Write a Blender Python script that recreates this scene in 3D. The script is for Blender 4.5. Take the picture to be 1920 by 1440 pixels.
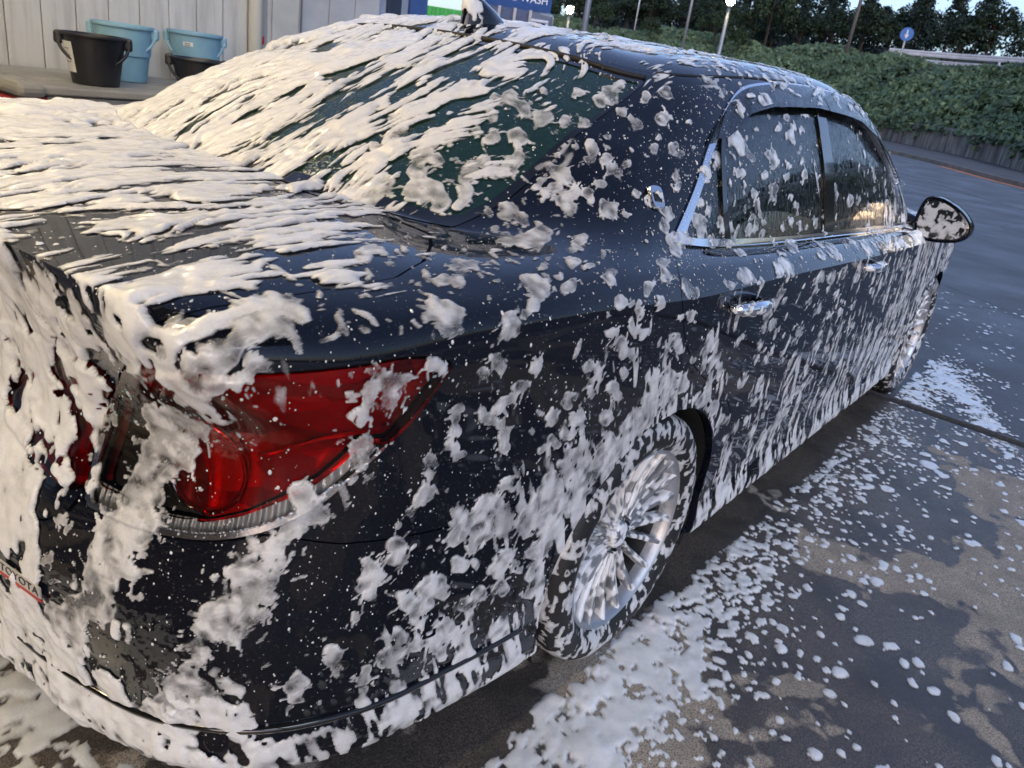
import bpy, bmesh, math, random
import numpy as np
from mathutils import Vector, Matrix
random.seed(7)
RNG = np.random.default_rng(11)
for o in list(bpy.data.objects): bpy.data.objects.remove(o)
scene = bpy.context.scene
COLL = scene.collection
R = math.radians

# ---------------------------------------------------------------- camera
CAM_P = np.array([-.393, -1.541, 1.359]); _yaw, _pit, _rol = R(35.701), R(22.488), R(8.754)
_f = Vector((math.cos(_pit)*math.cos(_yaw), math.cos(_pit)*math.sin(_yaw), -math.sin(_pit)))
_r = _f.cross(Vector((0, 0, 1))).normalized(); _u = _r.cross(_f)
_r2 = _r*math.cos(_rol)+_u*math.sin(_rol); _u2 = _u*math.cos(_rol)-_r*math.sin(_rol)
cam = bpy.data.cameras.new('camera'); cam_o = bpy.data.objects.new('camera', cam); COLL.objects.link(cam_o)
cam_o.matrix_world = Matrix(((_r2.x, _u2.x, -_f.x, CAM_P[0]), (_r2.y, _u2.y, -_f.y, CAM_P[1]), (_r2.z, _u2.z, -_f.z, CAM_P[2]), (0, 0, 0, 1)))
cam.sensor_width = 36; cam.lens = 1455.3/1920*36; cam.clip_end = 600; cam.clip_start = .02
cam.dof.use_dof = True; cam.dof.focus_distance = 1.75; cam.dof.aperture_fstop = 9.0
scene.camera = cam_o

# ---------------------------------------------------------------- dusk sky, faint sun, exposure
world = bpy.data.worlds.new('World'); scene.world = world; world.use_nodes = True
_n = world.node_tree.nodes; _l = world.node_tree.links
_sky = _n.new('ShaderNodeTexSky'); _sky.sky_type = 'NISHITA'; _sky.sun_disc = False
_sky.sun_elevation = R(9); _sky.sun_rotation = R(235); _sky.air_density = 1.0; _sky.dust_density = 1.2; _sky.ozone_density = 4.0
_n['Background'].inputs['Strength'].default_value = .15
_hs = _n.new('ShaderNodeHueSaturation'); _hs.inputs['Saturation'].default_value = .80; _mx = _n.new('ShaderNodeMix'); _mx.data_type = 'RGBA'; _mx.blend_type = 'MULTIPLY'; _mx.inputs[0].default_value = 1; _mx.inputs[7].default_value = (.98, .90, 1.0, 1)   # thin even cloud: paler, slightly violet
_l.new(_sky.outputs[0], _hs.inputs['Color']); _l.new(_hs.outputs[0], _mx.inputs[6]); _l.new(_mx.outputs[2], _n['Background'].inputs['Color'])
sun = bpy.data.lights.new('sun', 'SUN'); sun_o = bpy.data.objects.new('sun', sun); COLL.objects.link(sun_o)
sun.energy = .5; sun.angle = R(25); sun.color = (.80, .88, 1.0)
sun_o.rotation_euler = (R(48), 0, R(-20))
scene.view_settings.view_transform = 'Standard'; scene.view_settings.look = 'None'
scene.view_settings.gamma = 1; scene.view_settings.use_curve_mapping = False
scene.view_settings.exposure = 1.2
# ---------------------------------------------------------------- helpers
def link(o, parent=None):
    COLL.objects.link(o)
    if parent is not None: o.parent = parent
    return o
def tag(o, label=None, cat=None, group=None, kind=None):
    if label: o['label'] = label
    if cat: o['category'] = cat
    if group: o['group'] = group
    if kind: o['kind'] = kind
    return o
def empty(name, loc=(0, 0, 0), rz=0, **k):
    o = bpy.data.objects.new(name, None); o.location = loc; o.rotation_euler = (0, 0, rz); COLL.objects.link(o)
    return tag(o, **k)
def raw_mesh(name, V, F, mat, smooth=True, attrs=None):
    """V (n,3) array, F (m,3|4) array or list of index lists"""
    me = bpy.data.meshes.new(name)
    if isinstance(F, np.ndarray):
        n, k = F.shape
        me.vertices.add(len(V)); me.vertices.foreach_set('co', np.ascontiguousarray(V, dtype=np.float32).ravel())
        me.loops.add(n*k); me.loops.foreach_set('vertex_index', np.ascontiguousarray(F, dtype=np.int32).ravel())
        me.polygons.add(n); me.polygons.foreach_set('loop_start', np.arange(0, n*k, k, dtype=np.int32))
        me.update(calc_edges=True)
    else:
        me.from_pydata([tuple(v) for v in V], [], [tuple(f) for f in F]); me.update()
    me.polygons.foreach_set('use_smooth', np.full(len(me.polygons), smooth))
    for k, a in (attrs or {}).items():
        at = me.attributes.new(k, 'FLOAT', 'POINT'); at.data.foreach_set('value', np.ascontiguousarray(a, dtype=np.float32))
    if mat: me.materials.append(mat)
    return me
def mobj(name, V, F, mat, parent=None, smooth=True, attrs=None, loc=None):
    o = bpy.data.objects.new(name, raw_mesh(name, V, F, mat, smooth, attrs))
    if loc is not None: o.location = loc
    return link(o, parent)
def grid_tris(n, m):
    i = np.arange(n*m).reshape(n, m); a, b, c, d = i[:-1, :-1].ravel(), i[1:, :-1].ravel(), i[1:, 1:].ravel(), i[:-1, 1:].ravel()
    return np.concatenate([np.stack([a, b, c], -1), np.stack([a, c, d], -1)])
def grid_quads(n, m, wrap=False):
    i = np.arange(n*m).reshape(n, m)
    if wrap: i = np.concatenate([i, i[:1]])
    return np.stack([i[:-1, :-1].ravel(), i[1:, :-1].ravel(), i[1:, 1:].ravel(), i[:-1, 1:].ravel()], -1)
def clip(T, f, *arrs):
    """keep the part of the triangle mesh where f >= 0; every array in arrs is interpolated at the cut"""
    ins = f >= 0; cnt = ins[T].sum(1); n = len(f)
    full = T[cnt == 3]; one = T[cnt == 1]; two = T[cnt == 2]
    def rollto(A, want):
        k = np.argmax(ins[A] == want, axis=1)
        return np.stack([A[np.arange(len(A)), (k+j) % 3] for j in range(3)], -1) if len(A) else A
    one = rollto(one, True); two = rollto(two, False)
    e = np.concatenate([one[:, [0, 1]], one[:, [0, 2]], two[:, [0, 1]], two[:, [0, 2]]]) if len(one)+len(two) else np.zeros((0, 2), int)
    key = np.minimum(e[:, 0], e[:, 1]).astype(np.int64)*n+np.maximum(e[:, 0], e[:, 1])
    uq, inv = np.unique(key, return_inverse=True)
    a, b = uq//n, uq % n
    w = (f[a]/(f[a]-f[b]+1e-20))
    inv = inv+n; o, t = len(one), len(two)
    e1, e2, e3, e4 = inv[:o], inv[o:2*o], inv[2*o:2*o+t], inv[2*o+t:]
    NT = np.concatenate([full, np.stack([one[:, 0], e1, e2], -1), np.stack([e3, two[:, 1], two[:, 2]], -1), np.stack([e3, two[:, 2], e4], -1)])
    used = np.unique(NT); mp = np.zeros(n+len(uq), int); mp[used] = np.arange(len(used))
    out = []
    for A in arrs:
        W = w.reshape((-1,)+(1,)*(A.ndim-1))
        out.append(np.concatenate([A, A[a]*(1-W)+A[b]*W])[used])
    return [mp[NT]]+out
def vnormals(V, T):
    fn = np.cross(V[T[:, 1]]-V[T[:, 0]], V[T[:, 2]]-V[T[:, 0]]); N = np.zeros_like(V)
    for k in range(3): np.add.at(N, T[:, k], fn)
    return N/(np.linalg.norm(N, axis=1, keepdims=True)+1e-12)
def boundary(T):
    e = np.concatenate([T[:, [0, 1]], T[:, [1, 2]], T[:, [2, 0]]]); n = int(T.max())+1 if len(T) else 1
    k = np.minimum(e[:, 0], e[:, 1]).astype(np.int64)*n+np.maximum(e[:, 0], e[:, 1])
    _, idx, c = np.unique(k, return_index=True, return_counts=True)
    return e[idx[c == 1]]
def skirt(V, T, N, depth):
    """fold the open edges of a sheet inwards so that it has a visible thickness"""
    b = boundary(T); n = len(V); u = np.unique(b); mp = np.zeros(n, int); mp[u] = np.arange(len(u))
    top = V[u]; bot = V[u]-N[u]*depth
    V2 = np.concatenate([V, top, bot]); i0, i1 = n+mp[b[:, 0]], n+mp[b[:, 1]]; j0, j1 = i0+len(u), i1+len(u)
    return V2, np.concatenate([T, np.stack([i1, i0, j0], -1), np.stack([i1, j0, j1], -1)])
def sd_poly(P, poly):
    """signed distance, positive inside; P (n,2)"""
    poly = np.asarray(poly, float); a = poly; b = np.roll(poly, -1, 0); d = np.full(len(P), 1e9); ins = np.zeros(len(P), bool)
    for p, q in zip(a, b):
        e = q-p; w = P-p; t = np.clip((w@e)/(e@e+1e-15), 0, 1); d = np.minimum(d, np.linalg.norm(w-t[:, None]*e, axis=1))
        c = ((p[1] > P[:, 1]) != (q[1] > P[:, 1])); ins ^= c & (P[:, 0] < (q[0]-p[0])*(P[:, 1]-p[1])/(q[1]-p[1]+1e-20)+p[0])
    return np.where(ins, d, -d)
def smooth_poly(pts, n=6):
    """closed Catmull-Rom through the points"""
    p = np.asarray(pts, float); N = len(p); out = []
    for i in range(N):
        a, b, c, d = p[i-1], p[i], p[(i+1) % N], p[(i+2) % N]
        for k in range(n):
            u = k/n; out.append(.5*((2*b)+(c-a)*u+(2*a-5*b+4*c-d)*u*u+(3*b-a-3*c+d)*u**3))
    return np.array(out)
def _hash(ix, iy, iz, seed):
    h = (ix.astype(np.uint32)*np.uint32(374761393)+iy.astype(np.uint32)*np.uint32(668265263)+iz.astype(np.uint32)*np.uint32(2147483647)+np.uint32(seed*974711 & 0xffffffff))
    h = (h ^ (h >> np.uint32(13)))*np.uint32(1274126177); h = h ^ (h >> np.uint32(16))
    return (h & np.uint32(0xffff)).astype(np.float32)/32767.5-1
def noise3(P, scale, seed=0):
    """smooth value noise, about -1..1; scale = feature size (scalar or 3-vector)"""
    Q = P/np.asarray(scale, dtype=np.float32)+np.array([91.7+seed*3.1, 57.3, 33.9], dtype=np.float32)
    I = np.floor(Q).astype(np.int64); F = (Q-I).astype(np.float32); F = F*F*F*(F*(F*6-15)+10); I = I & 0xffff
    x, y, z = I[..., 0], I[..., 1], I[..., 2]; fx, fy, fz = F[..., 0], F[..., 1], F[..., 2]
    r = 0
    for dz in (0, 1):
        wz = fz if dz else 1-fz
        for dy in (0, 1):
            wy = fy if dy else 1-fy
            h0 = _hash(x, y+dy, z+dz, seed); h1 = _hash(x+1, y+dy, z+dz, seed)
            r = r+(h0+(h1-h0)*fx)*wy*wz
    return r
def fbm(P, scale, seed=0, octs=3, gain=.5):
    r = 0; a = 1; sc = np.asarray(scale, float)
    for k in range(octs): r = r+a*noise3(P, sc, seed+k*17); a *= gain; sc = sc*.5
    return r
# --- bmesh style primitives returning arrays
class MB:
    """collects simple solids into one mesh"""
    def __init__(s): s.V = []; s.F = []
    def add(s, V, F):
        n = len(s.V); s.V += [tuple(map(float, v)) for v in V]; s.F += [tuple(int(i)+n for i in f) for f in F]; return s
    def box(s, c, d, M=None, bev=0):
        x, y, z = [k/2 for k in d]
        if bev:
            bm = bmesh.new(); bmesh.ops.create_cube(bm, size=1); bmesh.ops.scale(bm, vec=d, verts=bm.verts)
            bmesh.ops.bevel(bm, geom=bm.edges[:], offset=bev, segments=2, affect='EDGES', profile=.5)
            V = [v.co.copy() for v in bm.verts]; F = [[v.index for v in f.verts] for f in bm.faces]; bm.free()
        else:
            V = [Vector(p) for p in ((-x,-y,-z),(x,-y,-z),(x,y,-z),(-x,y,-z),(-x,-y,z),(x,-y,z),(x,y,z),(-x,y,z))]
            F = [(0,3,2,1),(4,5,6,7),(0,1,5,4),(1,2,6,5),(2,3,7,6),(3,0,4,7)]
        if M is not None: V = [M @ v for v in V]
        return s.add([v+Vector(c) for v in V], F)
    def tube(s, pts, r, n=8, cap=True, closed=False):
        pts = [Vector(p) for p in pts]; k = len(pts); rr = r if hasattr(r, '__len__') else [r]*k; V = []; F = []; up = None
        for i, p in enumerate(pts):
            d = (pts[(i+1) % k]-pts[i-1]) if closed else (pts[min(i+1, k-1)]-pts[max(i-1, 0)])
            d.normalize()
            if up is None: up = d.orthogonal().normalized()
            up = (up-d*up.dot(d)).normalized(); w = d.cross(up)
            for j in range(n): a = 2*math.pi*j/n; V.append(p+rr[i]*(math.cos(a)*up+math.sin(a)*w))
        for i in range(k if closed else k-1):
            for j in range(n): F.append((i*n+j, i*n+(j+1) % n, ((i+1) % k)*n+(j+1) % n, ((i+1) % k)*n+j))
        if cap and not closed: F += [tuple(range(n-1, -1, -1)), tuple((k-1)*n+j for j in range(n))]
        return s.add(V, F)
    def lathe(s, prof, n=32, axis='z', c=(0, 0, 0), closed=False):
        V = []; F = []; m = len(prof)
        for i in range(n):
            a = 2*math.pi*i/n; ca, sa = math.cos(a), math.sin(a)
            for r, h in prof: V.append((r*ca+c[0], r*sa+c[1], h+c[2]) if axis == 'z' else (r*ca+c[0], h+c[1], r*sa+c[2]))
        for i in range(n):
            for j in range(m if closed else m-1):
                a, b = i*m+j, ((i+1) % n)*m+j; cc, dd = ((i+1) % n)*m+(j+1) % m, i*m+(j+1) % m
                F.append((a, b, cc, dd) if axis == 'z' else (a, dd, cc, b))
        return s.add(V, F)
    def build(s, name, mat, parent=None, smooth=False, loc=None):
        return mobj(name, s.V, s.F, mat, parent, smooth, loc=loc)
    def mesh(s, name, mat, smooth=False): return raw_mesh(name, s.V, s.F, mat, smooth)
def autosmooth(o, ang=35):
    o.data.polygons.foreach_set('use_smooth', np.full(len(o.data.polygons), True))
    if hasattr(o.data, 'set_sharp_from_angle'): o.data.set_sharp_from_angle(angle=R(ang))
    return o
# --- materials
class NT:
    def __init__(s, name):
        s.m = bpy.data.materials.new(name); s.m.use_nodes = True; s.t = s.m.node_tree; s.n = s.t.nodes; s.b = s.n['Principled BSDF']; s.out = s.n['Material Output']
    def new(s, typ, **k):
        nd = s.n.new('ShaderNode'+typ)
        for a, v in k.items(): setattr(nd, a, v)
        return nd
    def L(s, a, b): s.t.links.new(a, b)
    def set(s, **k):
        for a, v in k.items():
            key = {'base': 'Base Color', 'rough': 'Roughness', 'metal': 'Metallic', 'coat': 'Coat Weight', 'coatr': 'Coat Roughness', 'spec': 'Specular IOR Level', 'trans': 'Transmission Weight', 'ior': 'IOR', 'sss': 'Subsurface Weight', 'alpha': 'Alpha', 'em': 'Emission Color', 'ems': 'Emission Strength'}[a]
            s.b.inputs[key].default_value = (v+(1,)) if isinstance(v, tuple) and len(v) == 3 else v
        return s
    def coord(s, which='Object'): return s.new('TexCoord').outputs[which]
    def noise(s, vec, scale, detail=4, rough=.55, **k):
        nd = s.new('TexNoise'); nd.inputs['Scale'].default_value = scale; nd.inputs['Detail'].default_value = detail; nd.inputs['Roughness'].default_value = rough
        s.L(vec, nd.inputs['Vector']); return nd.outputs['Fac']
    def vor(s, vec, scale, feature='F1', rnd=1):
        nd = s.new('TexVoronoi', feature=feature); nd.inputs['Scale'].default_value = scale; nd.inputs['Randomness'].default_value = rnd; s.L(vec, nd.inputs['Vector']); return nd
    def ramp(s, fac, stops):
        nd = s.new('ValToRGB'); e = nd.color_ramp.elements
        while len(e) < len(stops): e.new(.5)
        for x, (p, c) in zip(e, stops):
            x.position = p; x.color = (c, c, c, 1) if not isinstance(c, tuple) else c+(1,)
        s.L(fac, nd.inputs[0]); return nd.outputs[0]
    def math(s, op, a, b=None, clamp=False):
        nd = s.new('Math', operation=op); nd.use_clamp = clamp
        for i, v in enumerate((a, b)):
            if v is None: continue
            if isinstance(v, (int, float)): nd.inputs[i].default_value = v
            else: s.L(v, nd.inputs[i])
        return nd.outputs[0]
    def mix(s, fac, a, b):
        nd = s.new('Mix', data_type='RGBA')
        for sock, v in ((nd.inputs[0], fac), (nd.inputs[6], a), (nd.inputs[7], b)):
            if isinstance(v, (int, float)): sock.default_value = v
            elif isinstance(v, tuple): sock.default_value = v+(1,)
            else: s.L(v, sock)
        return nd.outputs[2]
    def bump(s, h, strength=.3, dist=.01, normal=None):
        nd = s.new('Bump'); nd.inputs['Strength'].default_value = strength; nd.inputs['Distance'].default_value = dist; s.L(h, nd.inputs['Height'])
        if normal is not None: s.L(normal, nd.inputs['Normal'])
        return nd.outputs[0]
    def mapping(s, vec, scale=(1, 1, 1), rot=(0, 0, 0)):
        nd = s.new('Mapping'); nd.inputs['Scale'].default_value = scale; nd.inputs['Rotation'].default_value = rot; s.L(vec, nd.inputs[0]); return nd.outputs[0]
def simple(name, base, rough=.5, metal=0., coat=0., var=.12, vscale=8., bump=0., bscale=60., spec=.5):
    k = NT(name); k.set(rough=rough, metal=metal, coat=coat, spec=spec); v = k.coord()
    f = k.noise(v, vscale, 5); lo = tuple(c*(1-var) for c in base); hi = tuple(min(1, c*(1+var)) for c in base)
    k.L(k.mix(k.ramp(f, [(.3, 0.), (.7, 1.)]), lo, hi), k.b.inputs['Base Color'])
    r = k.math('MULTIPLY_ADD', k.noise(v, vscale*2.3, 4), .25*rough); r.node.inputs[2].default_value = rough*.88; k.L(r, k.b.inputs['Roughness'])
    if bump: k.L(k.bump(k.noise(v, bscale, 4), bump, .004), k.b.inputs['Normal'])
    return k.m
# ---------------------------------------------------------------- ground, road, pavement, bank
def concrete_mat():
    k = NT('wet_concrete'); v = k.coord()
    wob = k.new('VectorMath', operation='ADD'); nz = k.new('TexNoise'); nz.inputs['Scale'].default_value = 3.2; nz.inputs['Detail'].default_value = 6; k.L(v, nz.inputs['Vector'])
    sc = k.new('VectorMath', operation='SCALE'); k.L(nz.outputs['Color'], sc.inputs[0]); sc.inputs['Scale'].default_value = .22; k.L(v, wob.inputs[0]); k.L(sc.outputs[0], wob.inputs[1])
    big = k.noise(wob.outputs[0], 1.15, 5, .6); sx = k.new('SeparateXYZ'); k.L(wob.outputs[0], sx.inputs[0]); nearcar = k.ramp(k.math('ADD', sx.outputs['Y'], 3.0), [(.0, 0.), (1., 1.)])
    nb_ = k.math('MULTIPLY', k.math('SUBTRACT', 1., k.math('ABSOLUTE', k.math('DIVIDE', k.math('ADD', sx.outputs['Y'], .35), 1.35), None), True), .11); wet = k.ramp(k.math('SUBTRACT', big, nb_), [(.515, 1.), (.530, 0.)])
    fine = k.noise(v, 190, 3, .7); agg = k.vor(v, 240).outputs['Distance']; med = k.noise(v, 9, 6)
    sp = k.math('ADD', k.math('MULTIPLY', fine, .6), k.math('MULTIPLY', agg, .55))
    dry = k.mix(k.ramp(sp, [(.34, 0.), (.66, 1.)]), (.085, .068, .050), (.50, .42, .33)); dry = k.mix(k.ramp(med, [(.35, 0.), (.7, .55)]), dry, (.19, .165, .14))
    wt = k.mix(k.ramp(sp, [(.3, 0.), (.75, 1.)]), (.030, .025, .021), (.15, .125, .105)); wt = k.mix(k.ramp(k.noise(v, 4, 5), [(.45, 0.), (.62, .8)]), wt, (.050, .046, .044))
    k.L(k.mix(wet, dry, wt), k.b.inputs['Base Color'])
    k.L(k.mix(wet, (.78, .78, .78), k.ramp(k.noise(v, 2.6, 5), [(.38, .10), (.62, .36)])), k.b.inputs['Roughness'])
    k.L(k.bump(k.math('ADD', fine, k.math('MULTIPLY', agg, .6)), .5, .003), k.b.inputs['Normal']); k.set(spec=.5); return k.m
def asphalt_mat():
    k = NT('asphalt'); v = k.coord(); fine = k.noise(v, 160, 3, .7); ag = k.vor(v, 120).outputs['Distance']
    c = k.mix(k.ramp(k.math('ADD', k.math('MULTIPLY', fine, .6), k.math('MULTIPLY', ag, .5)), [(.3, 0.), (.8, 1.)]), (.055, .057, .062), (.135, .138, .145))
    c = k.mix(k.ramp(k.noise(k.mapping(v, (.5, .5, 1)), 1.2, 6), [(.4, 0.), (.75, .35)]), c, (.05, .052, .057))
    vo = k.vor(k.mapping(v, (.22, .22, 1)), 1., 'DISTANCE_TO_EDGE'); cr = k.ramp(k.math('ADD', vo.outputs['Distance'], k.math('MULTIPLY', k.noise(v, 9, 4), .012)), [(.005, 1.), (.011, 0.)])
    c = k.mix(k.math('MULTIPLY', cr, .7), c, (.012, .012, .012)); k.L(c, k.b.inputs['Base Color'])
    k.L(k.ramp(k.noise(v, 1.1, 5), [(.35, .42), (.65, .65)]), k.b.inputs['Roughness']); k.L(k.bump(k.math('ADD', fine, ag), .3, .002), k.b.inputs['Normal']); return k.m
M0 = {'concrete': concrete_mat(), 'asphalt': asphalt_mat()}
def sheet(name, pts, z, mat, kind='structure'):
    return tag(mobj(name, np.array([(x, y, z) for x, y in pts], float), [tuple(range(len(pts)))], mat, smooth=False), kind=kind)
def slab(name, x0, x1, y0, y1, z0, z1, mat, kind='structure'):
    o = MB().box(((x0+x1)/2, (y0+y1)/2, (z0+z1)/2), (x1-x0, y1-y0, z1-z0)).build(name, mat); return tag(o, kind=kind)
slab('ground', -150, 160, -150, 160, -.6, -.2, simple('soil', (.03, .028, .024), .9))
slab('apron', -12, 3.865, -14, 12, -.2, 0, M0['concrete'])
slab('drain_channel', 3.867, 3.953, -14, 12, -.2, -.13, simple('drain_dirt', (.012, .011, .009), .35, bump=.5, bscale=30))
slab('road', 3.955, 150, -100, 110, -.2, -.002, M0['asphalt'])
# kerb line and wall line (plan polylines, right to far left)
KERB = np.array([(2, -17.5), (12, -10.4), (20, -4.7), (27.7, 1.2), (29.0, 2.26), (31.2, 3.6), (33.4, 5.1), (35.0, 6.7), (37.5, 10.5), (39, 16), (40, 26), (41, 45), (42, 80)])
WALL = np.array([(24.5, -7.4), (28, -4.5), (37.2, 2.34), (40.8, 4.0), (43.7, 5.8), (46.7, 8.5), (49.5, 11.2), (52, 15.5), (53.5, 22), (54.5, 34), (55, 55), (55, 85)])
def resample(P, step):
    d = np.r_[0, np.cumsum(np.linalg.norm(np.diff(P, axis=0), axis=1))]; q = np.arange(0, d[-1], step); return np.stack([np.interp(q, d, P[:, k]) for k in range(P.shape[1])], -1)
def normals2(P):
    t = np.gradient(P, axis=0); t /= np.linalg.norm(t, axis=1, keepdims=True); return np.stack([t[:, 1], -t[:, 0]], -1)     # points away from the road (right of travel)
def ribbon(name, P, prof, mat, kind=None, label=None, cat=None, smooth=False):
    """sweep a (offset, z) profile along the plan polyline"""
    N = normals2(P); V = []; m = len(prof)
    for p, n in zip(P, N):
        for o_, z in prof: V.append((p[0]+n[0]*o_, p[1]+n[1]*o_, z))
    F = [(i*m+j, i*m+j+1, (i+1)*m+j+1, (i+1)*m+j) for i in range(len(P)-1) for j in range(m-1)]
    return tag(mobj(name, V, F, mat, smooth=smooth), label, cat, kind=kind)
conc = simple('kerb_concrete', (.16, .15, .135), .8, var=.3, vscale=3, bump=.4, bscale=40)
KP = resample(KERB, 1.2); WP = resample(WALL, 1.0)
ribbon('kerb', KP, [(-.001, -.01), (0, .13), (.16, .14), (.17, .10)], conc, 'structure')
paveN = len(KP)
kw = WP[[int(np.argmin(np.linalg.norm(WP-k, axis=1))) for k in KP]]
pv = []
for a, b in zip(KP, kw): pv += [(a[0]+.12, a[1]-.08, .128), (b[0], b[1], .13)]
tag(mobj('pavement', pv, [(2*i, 2*i+1, 2*i+3, 2*i+2) for i in range(paveN-1)], simple('pavement_tar', (.085, .083, .082), .75, var=.25, vscale=1.5, bump=.4), smooth=False), kind='structure')
# orange line at the foot of the kerb
KN = normals2(KP); sel = np.where((KP[:, 0] > 18) & (KP[:, 0] < 32.3))[0]
ol = []
for i in sel: ol += [tuple(KP[i]-KN[i]*.40)+(.0035,), tuple(KP[i]-KN[i]*.06)+(.0035,)]
tag(mobj('edge_line', ol, [(2*i, 2*i+2, 2*i+3, 2*i+1) for i in range(len(sel)-1)], simple('orange_line', (.62, .20, .06), .6, var=.3, vscale=2), smooth=False), kind='structure')
wl = []
for i in sel: wl += [tuple(KP[i]-KN[i]*4.6)+(.003,), tuple(KP[i]-KN[i]*4.45)+(.003,)]
tag(mobj('lane_marking', wl, [(2*i, 2*i+2, 2*i+3, 2*i+1) for i in range(len(sel)-1)], simple('worn_white_line', (.16, .16, .165), .7, var=.5, vscale=6), smooth=False), kind='structure')
# bank behind the wall: profile (distance behind wall, height)
BANK = [(0, 1.05), (1.2, 1.9), (3, 2.85), (6, 4.0), (9, 4.75), (11, 4.98), (13, 4.92), (24, 4.95), (30, 5.4), (40, 6.8), (60, 9), (80, 11)]
def bank_z(d): return np.interp(d, [b[0] for b in BANK], [b[1] for b in BANK])
BP = resample(WALL, 1.5); BN = normals2(BP); dd = np.r_[np.arange(0, 13, .8), np.arange(13, 82, 6)]
bv = []
for p, n in zip(BP, BN):
    for d in dd: bv.append((p[0]+n[0]*d, p[1]+n[1]*d, float(bank_z(d))))
bv = np.array(bv); bump_ = fbm(bv.astype(np.float32), (3.5, 3.5, 50), 5, 3); dcol = np.tile(dd, len(BP)); bv[:, 2] += (bump_*.30-.42)*np.clip((12.5-dcol)/3, 0, 1)*np.clip(dcol/1.5, .15, 1)
m_ = len(dd)
tag(mobj('embankment', bv, np.array([(i*m_+j, i*m_+j+1, (i+1)*m_+j+1, (i+1)*m_+j) for i in range(len(BP)-1) for j in range(m_-1)]), simple('bank_soil', (.018, .024, .014), .9, var=.4, vscale=1.)), kind='structure')
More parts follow.
